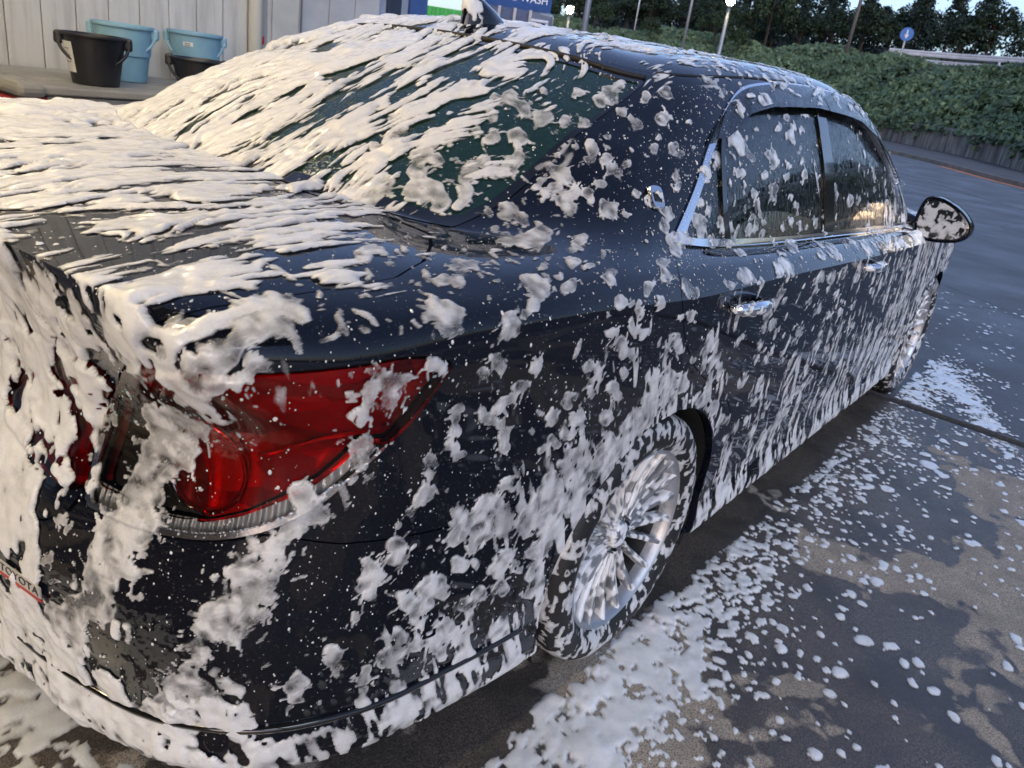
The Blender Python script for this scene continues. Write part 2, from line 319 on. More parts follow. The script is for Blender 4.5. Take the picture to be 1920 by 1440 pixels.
# ---------------------------------------------------------------- car body surface (numpy only)
# columns run from the rear centre line round the right rear corner to the nose;
# rows run from the sill up over the shoulder, glass and roof to the centre line
COL = [0, .25, .48, .66, .80, .95, 1.18, 1.47, 1.77, 2.27, 2.87, 3.47, 4.0, 4.4, 4.9, 5.3, 5.65, 6.1]
ROW = [0, .05, .16, .31, .46, .64, .80, .90, 1.0, 1.25, 1.5, 1.75, 2.0]
NET = [
 # r0 bottom tuck
 [(.06,0,.18),(.07,-.24,.18),(.10,-.45,.18),(.15,-.60,.18),(.22,-.69,.18),(.33,-.755,.18),(.53,-.80,.18),(.80,-.83,.17),(1.10,-.84,.165),(1.6,-.84,.165),(2.2,-.84,.165),(2.8,-.84,.165),(3.4,-.84,.165),(3.8,-.83,.17),(4.3,-.80,.18),(4.6,-.70,.19),(4.74,-.42,.19),(4.80,0,.19)],
 # r1 lower edge
 [(-.012,0,.215),(0,-.25,.215),(.03,-.47,.215),(.085,-.63,.215),(.17,-.735,.215),(.30,-.805,.212),(.52,-.852,.205),(.80,-.874,.195),(1.10,-.878,.19),(1.6,-.878,.19),(2.2,-.878,.19),(2.8,-.878,.19),(3.4,-.878,.19),(3.8,-.875,.195),(4.3,-.855,.21),(4.65,-.755,.22),(4.82,-.45,.22),(4.88,0,.22)],
 # r2
 [(-.022,0,.33),(-.012,-.25,.33),(.018,-.475,.33),(.072,-.64,.33),(.16,-.75,.33),(.295,-.82,.325),(.52,-.860,.32),(.80,-.877,.31),(1.10,-.876,.30),(1.6,-.872,.30),(2.2,-.872,.30),(2.8,-.872,.30),(3.4,-.876,.30),(3.8,-.882,.31),(4.3,-.868,.33),(4.66,-.77,.34),(4.84,-.46,.34),(4.90,0,.34)],
 # r3
 [(-.045,0,.49),(-.035,-.25,.49),(-.003,-.48,.49),(.055,-.65,.49),(.145,-.76,.49),(.285,-.83,.48),(.52,-.866,.47),(.80,-.883,.46),(1.10,-.887,.45),(1.6,-.885,.45),(2.2,-.886,.45),(2.8,-.887,.45),(3.4,-.888,.45),(3.8,-.888,.46),(4.3,-.872,.48),(4.67,-.78,.48),(4.85,-.47,.48),(4.91,0,.48)],
 # r4
 [(-.025,0,.63),(-.015,-.25,.63),(.015,-.475,.63),(.072,-.652,.64),(.155,-.765,.64),(.29,-.835,.64),(.52,-.869,.63),(.80,-.887,.62),(1.10,-.892,.62),(1.6,-.893,.62),(2.2,-.894,.62),(2.8,-.894,.62),(3.4,-.893,.61),(3.8,-.891,.61),(4.3,-.873,.58),(4.67,-.78,.57),(4.845,-.47,.56),(4.905,0,.56)],
 # r5
 [(.05,0,.83),(.052,-.25,.83),(.065,-.465,.83),(.105,-.655,.83),(.165,-.765,.83),(.285,-.838,.82),(.51,-.871,.815),(.80,-.889,.805),(1.10,-.896,.80),(1.6,-.898,.80),(2.2,-.899,.785),(2.8,-.898,.77),(3.4,-.895,.76),(3.8,-.892,.75),(4.3,-.872,.71),(4.665,-.785,.67),(4.83,-.475,.64),(4.89,0,.63)],
 # r6 shoulder crease / boot lip
 [(-.022,0,1.05),(-.014,-.26,1.05),(0,-.50,1.047),(.026,-.67,1.040),(.10,-.772,1.020),(.245,-.832,1.004),(.50,-.870,.991),(.80,-.890,.977),(1.10,-.899,.955),(1.6,-.903,.942),(2.2,-.903,.920),(2.8,-.900,.898),(3.4,-.894,.880),(3.8,-.885,.865),(4.3,-.865,.83),(4.65,-.78,.765),(4.80,-.47,.72),(4.87,0,.70)],
 # r6b
 [(.265,0,1.078),(.27,-.26,1.077),(.29,-.49,1.074),(.33,-.655,1.062),(.40,-.745,1.048),(.52,-.805,1.036),(.72,-.845,1.024),(.94,-.860,1.010),(1.17,-.862,.997),(1.6,-.862,.981),(2.2,-.862,.957),(2.8,-.858,.934),(3.4,-.85,.915),(3.8,-.845,.898),(4.3,-.82,.868),(4.62,-.72,.80),(4.77,-.44,.75),(4.83,0,.735)],
 # r7 glass base / belt
 [(.53,0,1.085),(.545,-.25,1.083),(.59,-.47,1.075),(.66,-.62,1.064),(.74,-.708,1.062),(.85,-.760,1.060),(.98,-.789,1.054),(1.10,-.800,1.044),(1.25,-.803,1.027),(1.6,-.805,1.003),(2.2,-.807,.977),(2.8,-.803,.952),(3.4,-.79,.932),(3.8,-.76,.93),(4.3,-.72,.90),(4.58,-.62,.825),(4.74,-.38,.77),(4.79,0,.76)],
 # r8
 [(.90,0,1.275),(.91,-.24,1.272),(.95,-.43,1.262),(1.01,-.545,1.247),(1.07,-.61,1.237),(1.14,-.652,1.228),(1.22,-.683,1.22),(1.30,-.705,1.215),(1.40,-.72,1.212),(1.66,-.732,1.217),(2.2,-.737,1.217),(2.75,-.73,1.20),(3.25,-.725,1.12),(3.75,-.66,.96),(4.25,-.60,.915),(4.55,-.50,.835),(4.72,-.30,.78),(4.77,0,.775)],
 # r9 roof edge
 [(1.25,0,1.412),(1.26,-.22,1.408),(1.29,-.39,1.397),(1.335,-.49,1.383),(1.38,-.527,1.381),(1.43,-.553,1.384),(1.49,-.572,1.388),(1.56,-.582,1.393),(1.65,-.588,1.400),(1.85,-.595,1.411),(2.25,-.60,1.419),(2.7,-.595,1.400),(3.05,-.60,1.31),(3.72,-.50,.985),(4.25,-.45,.925),(4.53,-.37,.84),(4.70,-.22,.785),(4.75,0,.78)],
 # r10
 [(1.42,0,1.443),(1.43,-.17,1.440),(1.46,-.28,1.435),(1.50,-.34,1.431),(1.53,-.36,1.431),(1.57,-.37,1.434),(1.62,-.37,1.438),(1.68,-.37,1.442),(1.75,-.37,1.447),(1.92,-.37,1.454),(2.27,-.37,1.460),(2.7,-.37,1.443),(3.0,-.37,1.36),(3.68,-.30,1.0),(4.22,-.25,.93),(4.52,-.20,.845),(4.69,-.12,.79),(4.73,0,.785)],
 # r11 spine
 [(1.60,0,1.457),(1.61,0,1.4575),(1.63,0,1.459),(1.65,0,1.460),(1.67,0,1.461),(1.69,0,1.462),(1.72,0,1.463),(1.76,0,1.4645),(1.82,0,1.466),(1.96,0,1.469),(2.28,0,1.470),(2.7,0,1.453),(2.97,0,1.385),(3.65,0,1.01),(4.20,0,.935),(4.50,0,.85),(4.68,0,.79),(4.72,0,.787)],
]
NET = np.array(NET, float)
SIG = np.ones((13, 18))
SIG[6] = [0,0,.05,.5,1,1,.75,.25,.05,0,0,0,0,0,.3,.5,.5,.5]
SIG[8] = [0,0,0,.5,1,1,1,.9,.4,0,0,0,0,.3,1,1,1,1]
SIG[1] = .5

def _herm(kn, P, q, sigL=None, axis0_reflect=None):
    """cubic Hermite through P[k] (k first axis) at parameter q; sigL: per-knot smoothness array or None"""
    kn = np.asarray(kn, float); n = len(kn)
    d = (P[1:]-P[:-1])/(kn[1:]-kn[:-1]).reshape((-1,)+(1,)*(P.ndim-1))
    mc = np.zeros_like(P)
    h = (kn[1:]-kn[:-1]).reshape((-1,)+(1,)*(P.ndim-1))
    mc[1:-1] = (d[:-1]*h[1:]+d[1:]*h[:-1])/(h[1:]+h[:-1])
    mc[0] = d[0]; mc[-1] = d[-1]
    mL = mc.copy(); mR = mc.copy()          # tangent used by the segment on the left / right of each knot
    if axis0_reflect == 'y':                # mirror symmetry about y = 0: only the y component leaves the plane
        for m, dd in ((mR, 0), (mL, -1)):
            m[dd][..., 0] = 0; m[dd][..., 2] = 0
    if sigL is not None:
        oL = mc.copy(); oR = mc.copy()
        oL[1:] = 1.5*d-.5*mc[:-1]; oR[:-1] = 1.5*d-.5*mc[1:]
        mL = sigL*mL+(1-sigL)*oL; mR = sigL*mR+(1-sigL)*oR
    i = np.clip(np.searchsorted(kn, q, side='right')-1, 0, n-2)
    hh = (kn[i+1]-kn[i]); u = ((q-kn[i])/hh).reshape((-1,)+(1,)*(P.ndim-1)); hh = hh.reshape(u.shape)
    return ((2*u**3-3*u**2+1)*P[i]+(u**3-2*u**2+u)*hh*mR[i]+(-2*u**3+3*u**2)*P[i+1]+(u**3-u**2)*hh*mL[i+1])

def body_grid(s, t):
    """3D points [len(s), len(t), 3] of the right half"""
    C = np.swapaxes(NET, 0, 1)                                  # col,row,3
    Cs = _herm(COL, C, s, None, 'y')                            # s,row,3
    sg = _herm(COL, SIG.T[..., None], s)                        # s,row,1
    sg = np.clip(sg, 0, 1)
    R = np.swapaxes(Cs, 0, 1)                                   # row,s,3
    G = _herm(ROW, R, t, np.swapaxes(sg, 0, 1), None)           # t,s,3
    G = np.swapaxes(G, 0, 1)
    return G
# ---------------------------------------------------------------- car materials
def paint_mat(name, base, beads=True):
    k = NT(name); k.set(rough=.5, coat=1., coatr=.03, spec=.0); v = k.coord()
    fl = k.vor(v, 900); k.L(k.mix(k.math('GREATER_THAN', fl.outputs['Color'], .86), base, tuple(c*2.4+.002 for c in base)), k.b.inputs['Base Color'])
    # water film streaks dull the coat a little
    st = k.noise(k.mapping(v, (14, 14, 2.2)), 5, 4); k.L(k.ramp(st, [(.45, .02), (.75, .07)]), k.b.inputs['Coat Roughness'])
    vo = k.vor(v, 150); h = k.ramp(vo.outputs['Distance'], [(.0, 1.), (.16, .75), (.27, .0)])
    keep = k.math('GREATER_THAN', vo.outputs['Color'], .60); vo2 = k.vor(v, 330); h2 = k.ramp(vo2.outputs['Distance'], [(.0, 1.), (.3, .0)])
    hh = k.math('ADD', k.math('MULTIPLY', h, keep), k.math('MULTIPLY', k.math('MULTIPLY', h2, k.math('GREATER_THAN', vo2.outputs['Color'], .8)), .4))
    nb = k.bump(hh, .55, .0014); k.L(nb, k.b.inputs['Coat Normal']); k.L(nb, k.b.inputs['Normal'])
    return k.m
M = {}
M['paint'] = paint_mat('car_paint', (.0042, .0055, .0105))
M['gap'] = simple('panel_gap', (.004, .004, .004), .8)
M['rubber'] = simple('rubber', (.012, .012, .012), .6, bump=.2)
M['chrome'] = simple('chrome', (.82, .83, .86), .10, 1., var=.04, bump=.05, bscale=300)
M['alu'] = simple('wheel_silver', (.42, .43, .45), .42, .8, var=.15, vscale=20, bump=.15, bscale=200)
M['black_trim'] = simple('gloss_black_trim', (.008, .008, .008), .12, coat=.5)
M['interior'] = simple('interior_fabric', (.018, .018, .02), .8, bump=.3)
def glass_mat(name, tint, wet=True, keep=.25, spots=.0):
    k = NT(name); g = k.new('BsdfGlossy'); g.inputs['Roughness'].default_value = .02; tr = k.new('BsdfTransparent'); tr.inputs[0].default_value = tint+(1,)
    dk = k.new('BsdfDiffuse'); dk.inputs[0].default_value = tuple(c*.25 for c in tint)+(1,)
    fr = k.new('Fresnel'); fr.inputs[0].default_value = 1.85; m0 = k.new('MixShader'); m0.inputs[0].default_value = keep; k.L(tr.outputs[0], m0.inputs[2]); k.L(dk.outputs[0], m0.inputs[1])
    m1 = k.new('MixShader'); k.L(fr.outputs[0], m1.inputs[0]); k.L(m0.outputs[0], m1.inputs[1]); k.L(g.outputs[0], m1.inputs[2])
    v = k.coord()
    if wet:
        vo = k.vor(v, 190); h = k.math('MULTIPLY', k.ramp(vo.outputs['Distance'], [(0., 1.), (.17, .7), (.28, 0.)]), k.math('GREATER_THAN', vo.outputs['Color'], .45))
        run = k.noise(k.mapping(v, (70, 70, 1.2)), 1.6, 3); h2 = k.math('ADD', h, k.math('MULTIPLY', k.ramp(run, [(.5, 0.), (.7, 1.)]), .8))
        nb = k.bump(h2, .5, .0012); k.L(nb, g.inputs['Normal']); k.L(nb, fr.inputs['Normal'])
    k.L(m1.outputs[0], k.out.inputs['Surface']); return k.m
M['glass'] = glass_mat('side_glass', (.06, .085, .085), keep=.6)
M['rear_glass'] = glass_mat('rear_glass', (.035, .16, .07), keep=.30)
M['visor'] = glass_mat('smoked_visor', (.05, .05, .055), wet=True, keep=.3)
M['mirror'] = simple('mirror_glass', (.55, .58, .55), .03, 1., var=.02)
def lens_mat(name, tint, rough=.03):
    k = NT(name); g = k.new('BsdfGlossy'); g.inputs['Roughness'].default_value = rough; tr = k.new('BsdfTransparent'); tr.inputs[0].default_value = tint+(1,)
    fr = k.new('Fresnel'); fr.inputs[0].default_value = 1.49; m1 = k.new('MixShader'); k.L(fr.outputs[0], m1.inputs[0]); k.L(tr.outputs[0], m1.inputs[1]); k.L(g.outputs[0], m1.inputs[2])
    vo = k.vor(k.coord(), 240); h = k.math('MULTIPLY', k.ramp(vo.outputs['Distance'], [(0., 1.), (.18, .7), (.3, 0.)]), k.math('GREATER_THAN', vo.outputs['Color'], .6))
    nb = k.bump(h, .5, .001); k.L(nb, g.inputs['Normal']); k.L(m1.outputs[0], k.out.inputs['Surface']); return k.m
M['lens_red'] = lens_mat('lens_red', (.72, .010, .016)); M['lens_clear'] = lens_mat('lens_clear', (.92, .93, .92)); M['lens_smoke'] = lens_mat('lens_smoke', (.42, .40, .38))
def ribbed(name, base, axis, freq, rough=.15, metal=.9):
    k = NT(name); k.set(base=base, rough=rough, metal=metal); w = k.new('TexWave', bands_direction=axis); w.inputs['Scale'].default_value = freq; k.L(k.coord(), w.inputs['Vector'])
    k.L(k.bump(w.outputs['Fac'], 1., .006 if metal > .6 else .004), k.b.inputs['Normal'])
    if metal < .6:                                             # moulded optics: darker and lighter cells
        vo = k.vor(k.mapping(k.coord(), (10, 10, 26)), 1.); c = k.mix(k.ramp(vo.outputs['Color'], [(.2, 0.), (.85, 1.)]), (.30, .006, .008), base); k.L(c, k.b.inputs['Base Color'])
    return k.m
M['reflector_silver'] = ribbed('reflector_silver', (.92, .92, .90), 'Y', 28, .3, .62); M['reflector_red'] = ribbed('reflector_red', (.95, .05, .05), 'Y', 9, .30, .5); M['reflector_dark'] = simple('reflector_dark', (.10, .095, .09), .4, .3)

# ---------------------------------------------------------------- car body
S = np.unique(np.concatenate([np.linspace(0, 1.5, 260), np.linspace(1.5, 4.1, 300), np.linspace(4.1, 6.1, 70)]))
Tt = np.unique(np.concatenate([np.linspace(0, .8, 120), np.linspace(.8, 1.0, 60), np.linspace(1, 1.5, 110), np.linspace(1.5, 2, 40)]))
G = body_grid(S, Tt); nS, nT = len(S), len(Tt)
GT = grid_tris(nS, nT); GV = G.reshape(-1, 3); GN = vnormals(GV, GT)
# keep crease rows from shading over: recompute normals only after clipping
ST = np.stack(np.meshgrid(S, Tt, indexing='ij'), -1).reshape(-1, 2)
EXT = -.3
lid_poly = [(EXT, .985), (.55, .985), (.648, .975), (.71, .951), (.774, .922), (.806, .892), (.785, .863), (.761, .835), (.740, .817), (.731, .801), (.70, .773), (.65, .739), (.574, .694), (.519, .628), (.502, .566), (.500, .514), (.478, .48), (.43, .45), (.34, .437), (.2, .432), (EXT, .43)]
lamp_poly = smooth_poly([(1.102, .752), (1.045, .767), (.978, .763), (.911, .757), (.845, .751), (.723, .737), (.645, .724), (.588, .698), (.530, .638), (.512, .574), (.512, .524), (.520, .503), (.56, .499), (.646, .497), (.709, .503), (.754, .514), (.812, .536), (.869, .571), (.914, .612), (.965, .652), (1.037, .693), (1.088, .728)], 4)
inner_poly = smooth_poly([(.492, .515), (.495, .565), (.508, .626), (.545, .675), (.46, .69), (.32, .685), (.20, .672), (.22, .60), (.30, .545), (.40, .52)], 4)
rw_poly = [(EXT, .997), (.55, .997), (.640, 1.003), (.668, 1.06), (.70, 1.15), (.745, 1.25), (.785, 1.36), (.812, 1.43), (.79, 1.452), (.55, 1.452), (.3, 1.452), (EXT, 1.452)]
bump_poly = [(EXT, -.2), (EXT, .428), (.2, .430), (.34, .435), (.432, .447), (.482, .478), (.506, .505), (.53, .495), (.646, .492), (.712, .498), (.757, .508), (.80, .52), (.844, .513), (.907, .496), (.966, .490), (1.098, .475), (1.21, .469), (1.42, .47), (1.42, -.2)]
dlo_out = smooth_poly([(1.545, 1.025), (1.66, 1.158), (1.735, 1.285), (1.825, 1.378), (1.965, 1.433), (2.185, 1.458), (2.6, 1.478), (2.945, 1.482), (3.3, 1.478), (3.6, 1.455), (3.79, 1.40), (3.90, 1.31), (3.99, 1.20), (4.02, 1.08), (3.995, .985), (3.75, .982), (3.197, .987), (2.626, .987), (2.207, .992), (1.80, 1.003), (1.60, 1.008)], 5)
dlo_in = smooth_poly([(1.665, 1.040), (1.735, 1.145), (1.80, 1.268), (1.875, 1.355), (1.99, 1.408), (2.188, 1.434), (2.6, 1.453), (2.9, 1.456), (3.22, 1.45), (3.5, 1.428), (3.68, 1.38), (3.80, 1.305), (3.90, 1.22), (3.945, 1.10), (3.93, 1.022), (3.6, 1.017), (3.207, 1.016), (2.644, 1.016), (2.22, 1.020), (1.804, 1.026), (1.70, 1.028)], 5)
rdoor_poly = [(1.54, 1.02), (1.604, .965), (1.675, .87), (1.712, .807), (1.759, .727), (1.801, .68), (1.851, .632), (1.91, .59), (1.978, .554), (2.04, .525), (2.091, .498), (2.15, .46), (2.195, .422), (2.249, .366), (2.30, .29), (2.34, .22), (2.355, .135), (3.0, .135), (3.0, 1.02)]
rdoor_poly[-1] = (2.99, 1.4)
fdoor_poly = [(3.003, .135), (3.92, .135), (3.96, .3), (3.985, .6), (4.0, .8), (4.01, .98), (3.98, 1.05), (3.0, 1.05)]
ws_poly = [(4.04, 2.3), (4.04, 1.5), (4.06, 1.27), (4.36, 1.27), (4.37, 1.5), (4.37, 2.3)]
hood_poly = [(4.44, 2.3), (4.44, 1.10), (4.9, 1.06), (5.3, 1.03), (6.5, 1.03), (6.5, 2.3)]
fb_poly = [(5.02, -.2), (5.02, .55), (5.2, .70), (5.35, .78), (6.5, .80), (6.5, -.2)]
head_poly = smooth_poly([(4.82, .74), (5.0, .79), (5.3, .80), (5.5, .78), (5.45, .66), (5.2, .60), (5.0, .62)], 4)
WX = (1.125, 4.035); WZ = .325
X, Y, Z = GV[:, 0], GV[:, 1], GV[:, 2]
def arch(V):
    a = np.full(len(V), 9.)
    for wx in WX:
        d = np.sqrt(((V[:, 0]-wx-.01)/1.03)**2+(V[:, 2]-.305)**2)-.372
        a = np.minimum(a, np.where(V[:, 1] < -.5, d, 9.))
    return a
f_arch = arch(GV)
SD = {k: sd_poly(ST, p) for k, p in dict(lid=lid_poly, lamp=lamp_poly, rw=rw_poly, bump=bump_poly, dlo=dlo_out, dli=dlo_in, rd=rdoor_poly, fd=fdoor_poly, ws=ws_poly, hood=hood_poly, fb=fb_poly, head=head_poly, inner=inner_poly).items()}
gp = .0028
NOT = lambda *ks: np.minimum.reduce([-SD[k]-gp for k in ks])
roof_s = np.minimum(ST[:, 1]-1.487, np.minimum(4.03-ST[:, 0], 9))     # roof skin above the ditch line
roof_f = np.minimum(roof_s, -SD['rw']-gp)
car = empty('car', (0, 0, 0), label='black sedan covered in white washing foam, parked on the wet concrete', cat='car')
def mirror_join(V, T):
    V2 = V*np.array([1, -1, 1]); return np.concatenate([V, V2]), np.concatenate([T, T[:, ::-1]+len(V)])
def panel(name, f, mat, depth=.012, off=0., both=False, parent=None, join=False, label=None, arch_on=True, nsm=True):
    if arch_on: f = np.minimum(f, f_arch)
    T, V = clip(GT, f, GV)
    N = vnormals(V, T)
    if off: V = V+N*off
    V, T2 = skirt(V, T, N, depth) if depth else (V, T)
    outs = []
    if join:
        V, T2 = mirror_join(V, T2); outs.append(mobj(name, V, T2, mat, parent or car))
    else:
        outs.append(mobj(name, V, T2, mat, parent or car))
        if both: outs.append(mobj(name, V*np.array([1, -1, 1]), T2[:, ::-1].copy(), mat, parent or car))
    for o in outs:
        o.data.set_sharp_from_angle(angle=R(28))
        if label: o['label'] = label
    return outs
lid_o = panel('boot_lid', np.minimum(SD['lid'], -SD['inner']-.002), M['paint'], join=True)[0]
panel('roof', np.minimum(roof_f, -SD['dlo']-gp), M['paint'], join=True)
bump_o = panel('rear_bumper', np.minimum(SD['bump'], NOT('lamp')), M['paint'], .02, join=True)[0]
panel('rear_quarter_panel', np.minimum.reduce([NOT('lid', 'lamp', 'rw', 'bump', 'dlo', 'rd', 'fd'), -roof_s-.001, 3.0-ST[:, 0]]), M['paint'], .02, both=True)
rdo = panel('rear_door', np.minimum(SD['rd'], NOT('dlo')), M['paint'], both=True)
fdo = panel('front_door', np.minimum(SD['fd'], NOT('dlo', 'rd')), M['paint'], both=True)
panel('sill', np.minimum.reduce([.135-gp-ST[:, 1], ST[:, 0]-2.2, 4.0-ST[:, 0]]), M['paint'], both=True)
panel('front_wing', np.minimum.reduce([NOT('fd', 'dlo', 'ws', 'hood', 'fb', 'head'), ST[:, 0]-3.003, -roof_s-.001, ST[:, 0]-np.where(ST[:, 1] < .135, 4.0, 0)]), M['paint'], .02, both=True)
panel('bonnet', SD['hood'], M['paint'], join=True)
panel('front_bumper', np.minimum(SD['fb'], NOT('head')), M['paint'], join=True)
panel('headlamp', SD['head'], M['lens_clear'], both=True)
panel('windscreen', SD['ws'], M['glass'], .004, join=True, off=-.003)
rwo = panel('rear_window', SD['rw'], M['rear_glass'], .004, join=True, off=-.002)[0]
panel('window_seal', np.minimum(SD['rw'], .022-SD['rw']), M['black_trim'], .004, join=True, off=.0005, parent=rwo)
# inner shell: black behind every gap, open behind the glass
Sc, Tc = np.unique(np.r_[S[::3], S[-1]]), np.unique(np.r_[Tt[::3], .8, 1.0, Tt[-1]]); Gc = body_grid(Sc, Tc).reshape(-1, 3); GTc = grid_tris(len(Sc), len(Tc)); STc = np.stack(np.meshgrid(Sc, Tc, indexing='ij'), -1).reshape(-1, 2)
fi = np.minimum.reduce([-sd_poly(STc, rw_poly)+.02, -sd_poly(STc, dlo_in)+.02, -sd_poly(STc, ws_poly)+.02, -sd_poly(STc, lamp_poly)+.004, -sd_poly(STc, inner_poly)+.004, arch(Gc)-.004])
Ti, Vi, Ni = clip(GTc, fi, Gc, vnormals(Gc, GTc)); Vi = Vi-Ni*.009; Vi, Ti = mirror_join(Vi, Ti); mobj('inner_shell', Vi, Ti, M['gap'], car)
# side glass, chrome surround, black pillars, smoked visors
SDq = ST
def band(poly): return sd_poly(ST, poly)
bp = band([(2.835, 1.5), (2.87, .98), (2.965, .98), (2.945, 1.5)]); qd = band([(1.845, 1.36), (2.075, .98), (2.115, .98), (1.885, 1.36)])
for nm, f in (('quarter_window', np.minimum.reduce([SD['dli'], -qd, np.where(ST[:, 0] < 1.9+.8*(1.3-ST[:, 1]), 1, -1)*np.abs(ST[:, 0]-(1.865+.75*(1.36-ST[:, 1])))])),
              ('rear_door_window', np.minimum.reduce([SD['dli'], -qd, -bp, 2.9-ST[:, 0], ST[:, 0]-(1.865+.6*(1.36-ST[:, 1]))])),
              ('front_door_window', np.minimum.reduce([SD['dli'], -bp, ST[:, 0]-2.9]))):
    panel(nm, f, M['glass'], .003, both=True, off=-.006)
panel('window_chrome', np.minimum(SD['dlo'], -SD['dli']), M['chrome'], .012, both=True, off=.005)
panel('door_pillar', np.minimum(SD['dli'], bp), M['black_trim'], .006, both=True, off=.001)
panel('quarter_pillar', np.minimum(SD['dli'], qd), M['black_trim'], .006, both=True, off=.001)
vis_line = np.interp(ST[:, 0], [1.78, 1.88, 2.02, 2.10, 2.35, 2.8, 3.0, 3.38, 3.63, 3.79, 3.9], [1.29, 1.295, 1.325, 1.355, 1.378, 1.388, 1.383, 1.372, 1.345, 1.285, 1.2])
for nm, lo, hi in (('rain_visor', 1.76, 2.925), ('rain_visor', 2.935, 3.9)):
    f = np.minimum.reduce([SD['dlo']-.012, ST[:, 1]-vis_line, ST[:, 0]-lo, hi-ST[:, 0]])
    T, V, q = clip(GT, f, GV, np.clip((ST[:, 1]-vis_line)/.09, 0, 1)[:, None]); N = vnormals(V, T); V = V+N*(.022-.014*q); V, T = skirt(V, T, N, .003)
    for m in (1, -1): mobj(nm, V*np.array([1, m, 1]), T if m > 0 else T[:, ::-1].copy(), M['visor'], car).data.set_sharp_from_angle(angle=R(30))
# roof ditch and boot gap trims, rear glass top rubber
def curve_on(sts, off=.001):
    P = []
    for s, t in sts:
        a = body_grid(np.array([s, s+.004]), np.array([t, t+.003])); n = np.cross(a[1, 0]-a[0, 0], a[0, 1]-a[0, 0]); n /= np.linalg.norm(n)+1e-12
        P.append(a[0, 0]+n*off)
    return P
def on_car(s, t, off=0.):
    """point, along-s tangent, along-t tangent, normal"""
    sg = -1 if s < 0 else 1; s = abs(s)
    a = body_grid(np.array([s, s+.004]), np.array([t, t+.003])); u = a[1, 0]-a[0, 0]; v = a[0, 1]-a[0, 0]; u /= np.linalg.norm(u); v /= np.linalg.norm(v); n = np.cross(u, v); n /= np.linalg.norm(n)
    f = np.array([1, sg, 1.]); return (a[0, 0]+n*off)*f, u*f, v*f, n*f
ditch = curve_on([(s, 1.487) for s in np.linspace(.86, 3.95, 60)], .0)
for m in (1, -1): MB().tube([(p[0], p[1]*m, p[2]) for p in ditch], .0035, 6).build('roof_moulding', M['rubber'], car, True)
top = curve_on([(s, 1.456) for s in np.linspace(0, .80, 40)], .002); top = [(p[0], -p[1], p[2]) for p in top[::-1]]+[tuple(p) for p in top[1:]]
MB().tube(top, .006, 6).build('rear_glass_seal', M['rubber'], rwo, True)
# lower valance lip of the rear bumper
lip = curve_on([(s, .145+.012*math.sin(s*2)) for s in np.linspace(0, 1.36, 70)], .002)
for m in (1, -1): MB().tube([(p[0], p[1]*m, p[2]) for p in lip], .007, 6).build('valance_strip', M['black_trim'], bump_o, True)
# crease step under the bumper side
# --- tail lamps
def lamp_side(m):
    lr = empty('tail_lamp'); lr.parent = car
    fl = np.array([1, m, 1.])
    def part(name, f, mat, off, depth=.006, poly=None):
        T, V = clip(GT, f, GV); N = vnormals(V, T); V = V+N*off; V, T = skirt(V, T, N, depth) if depth else (V, T)
        o = mobj(name, V*fl, T if m > 0 else T[:, ::-1].copy(), mat, lr); o.data.set_sharp_from_angle(angle=R(30)); return o
    clear_t = np.interp(ST[:, 0], [.5, .558, .64, .705, .758, .824, .867, .93], [.535, .531, .523, .527, .546, .579, .605, .66])
    isclear = clear_t-ST[:, 1]
    smoke = sd_poly(ST, smooth_poly([(.525, .545), (.555, .655), (.60, .665), (.66, .658), (.70, .60), (.70, .535), (.64, .525), (.57, .532)], 5))
    part('red_lens', np.minimum.reduce([SD['lamp'], -isclear, -smoke-.001]), M['lens_red'], .004)
    part('smoke_lens', np.minimum.reduce([SD['lamp'], -isclear, smoke]), M['lens_smoke'], .004)
    part('clear_lens', np.minimum(SD['lamp'], isclear-.002), M['lens_clear'], .004)
    part('lamp_rim', np.minimum.reduce([SD['lamp'], .009-SD['lamp'], .60-ST[:, 1]]), M['chrome'], .0055)
    part('red_reflector', np.minimum.reduce([SD['lamp'], -isclear, -smoke-.001]), M['reflector_red'], -.022, 0)
    part('dark_reflector', np.minimum.reduce([SD['lamp'], -isclear, smoke]), M['reflector_dark'], -.026, 0)
    part('silver_reflector', np.minimum(SD['lamp'], isclear-.001), M['reflector_silver'], -.012, 0)
    # housing wall
    b = boundary(clip(GT, SD['lamp'], GV)[0])
    cen = (.695, .600); P = []; Q = []
    for a in np.linspace(0, 2*math.pi, 40, endpoint=False):
        p, u, v, n = on_car(cen[0]+.062*math.cos(a), cen[1]+.062*math.sin(a), -.006); P.append(p*fl); Q.append((p-n*.010)*fl)
    MB().tube(P, .0042, 8, closed=True).build('lamp_ring', M['chrome'], lr, True)
    disc = sd_poly(ST, [(cen[0]+.06*math.cos(a), cen[1]+.06*math.sin(a)) for a in np.linspace(0, 2*math.pi, 40, endpoint=False)])
    part('round_reflector', disc, M['reflector_red'], -.012, .008)
    # light guide bar through the red part
    g = [on_car(s, t, -.012)[0]*fl for s, t in ((.775, .628), (.80, .634), (.84, .648), (.88, .66), (.93, .668), (.99, .675))]
    MB().tube(g, .0035, 6).build('light_guide', M['reflector_red'], lr, True)
    return lr
lamp_side(1); lamp_side(-1)
# inner lamps set in the boot lid
for m in (1, -1):
    T, V = clip(GT, SD['inner'], GV); N = vnormals(V, T); fl = np.array([1, m, 1])
    V1, T1 = skirt(V+N*.004, T, N, .008); o = mobj('lid_lamp', V1*fl, T1 if m > 0 else T1[:, ::-1].copy(), M['lens_red'], lid_o)
    mobj('lid_lamp_reflector', (V-N*.016)*fl, T if m > 0 else T[:, ::-1].copy(), M['reflector_red'], lid_o)
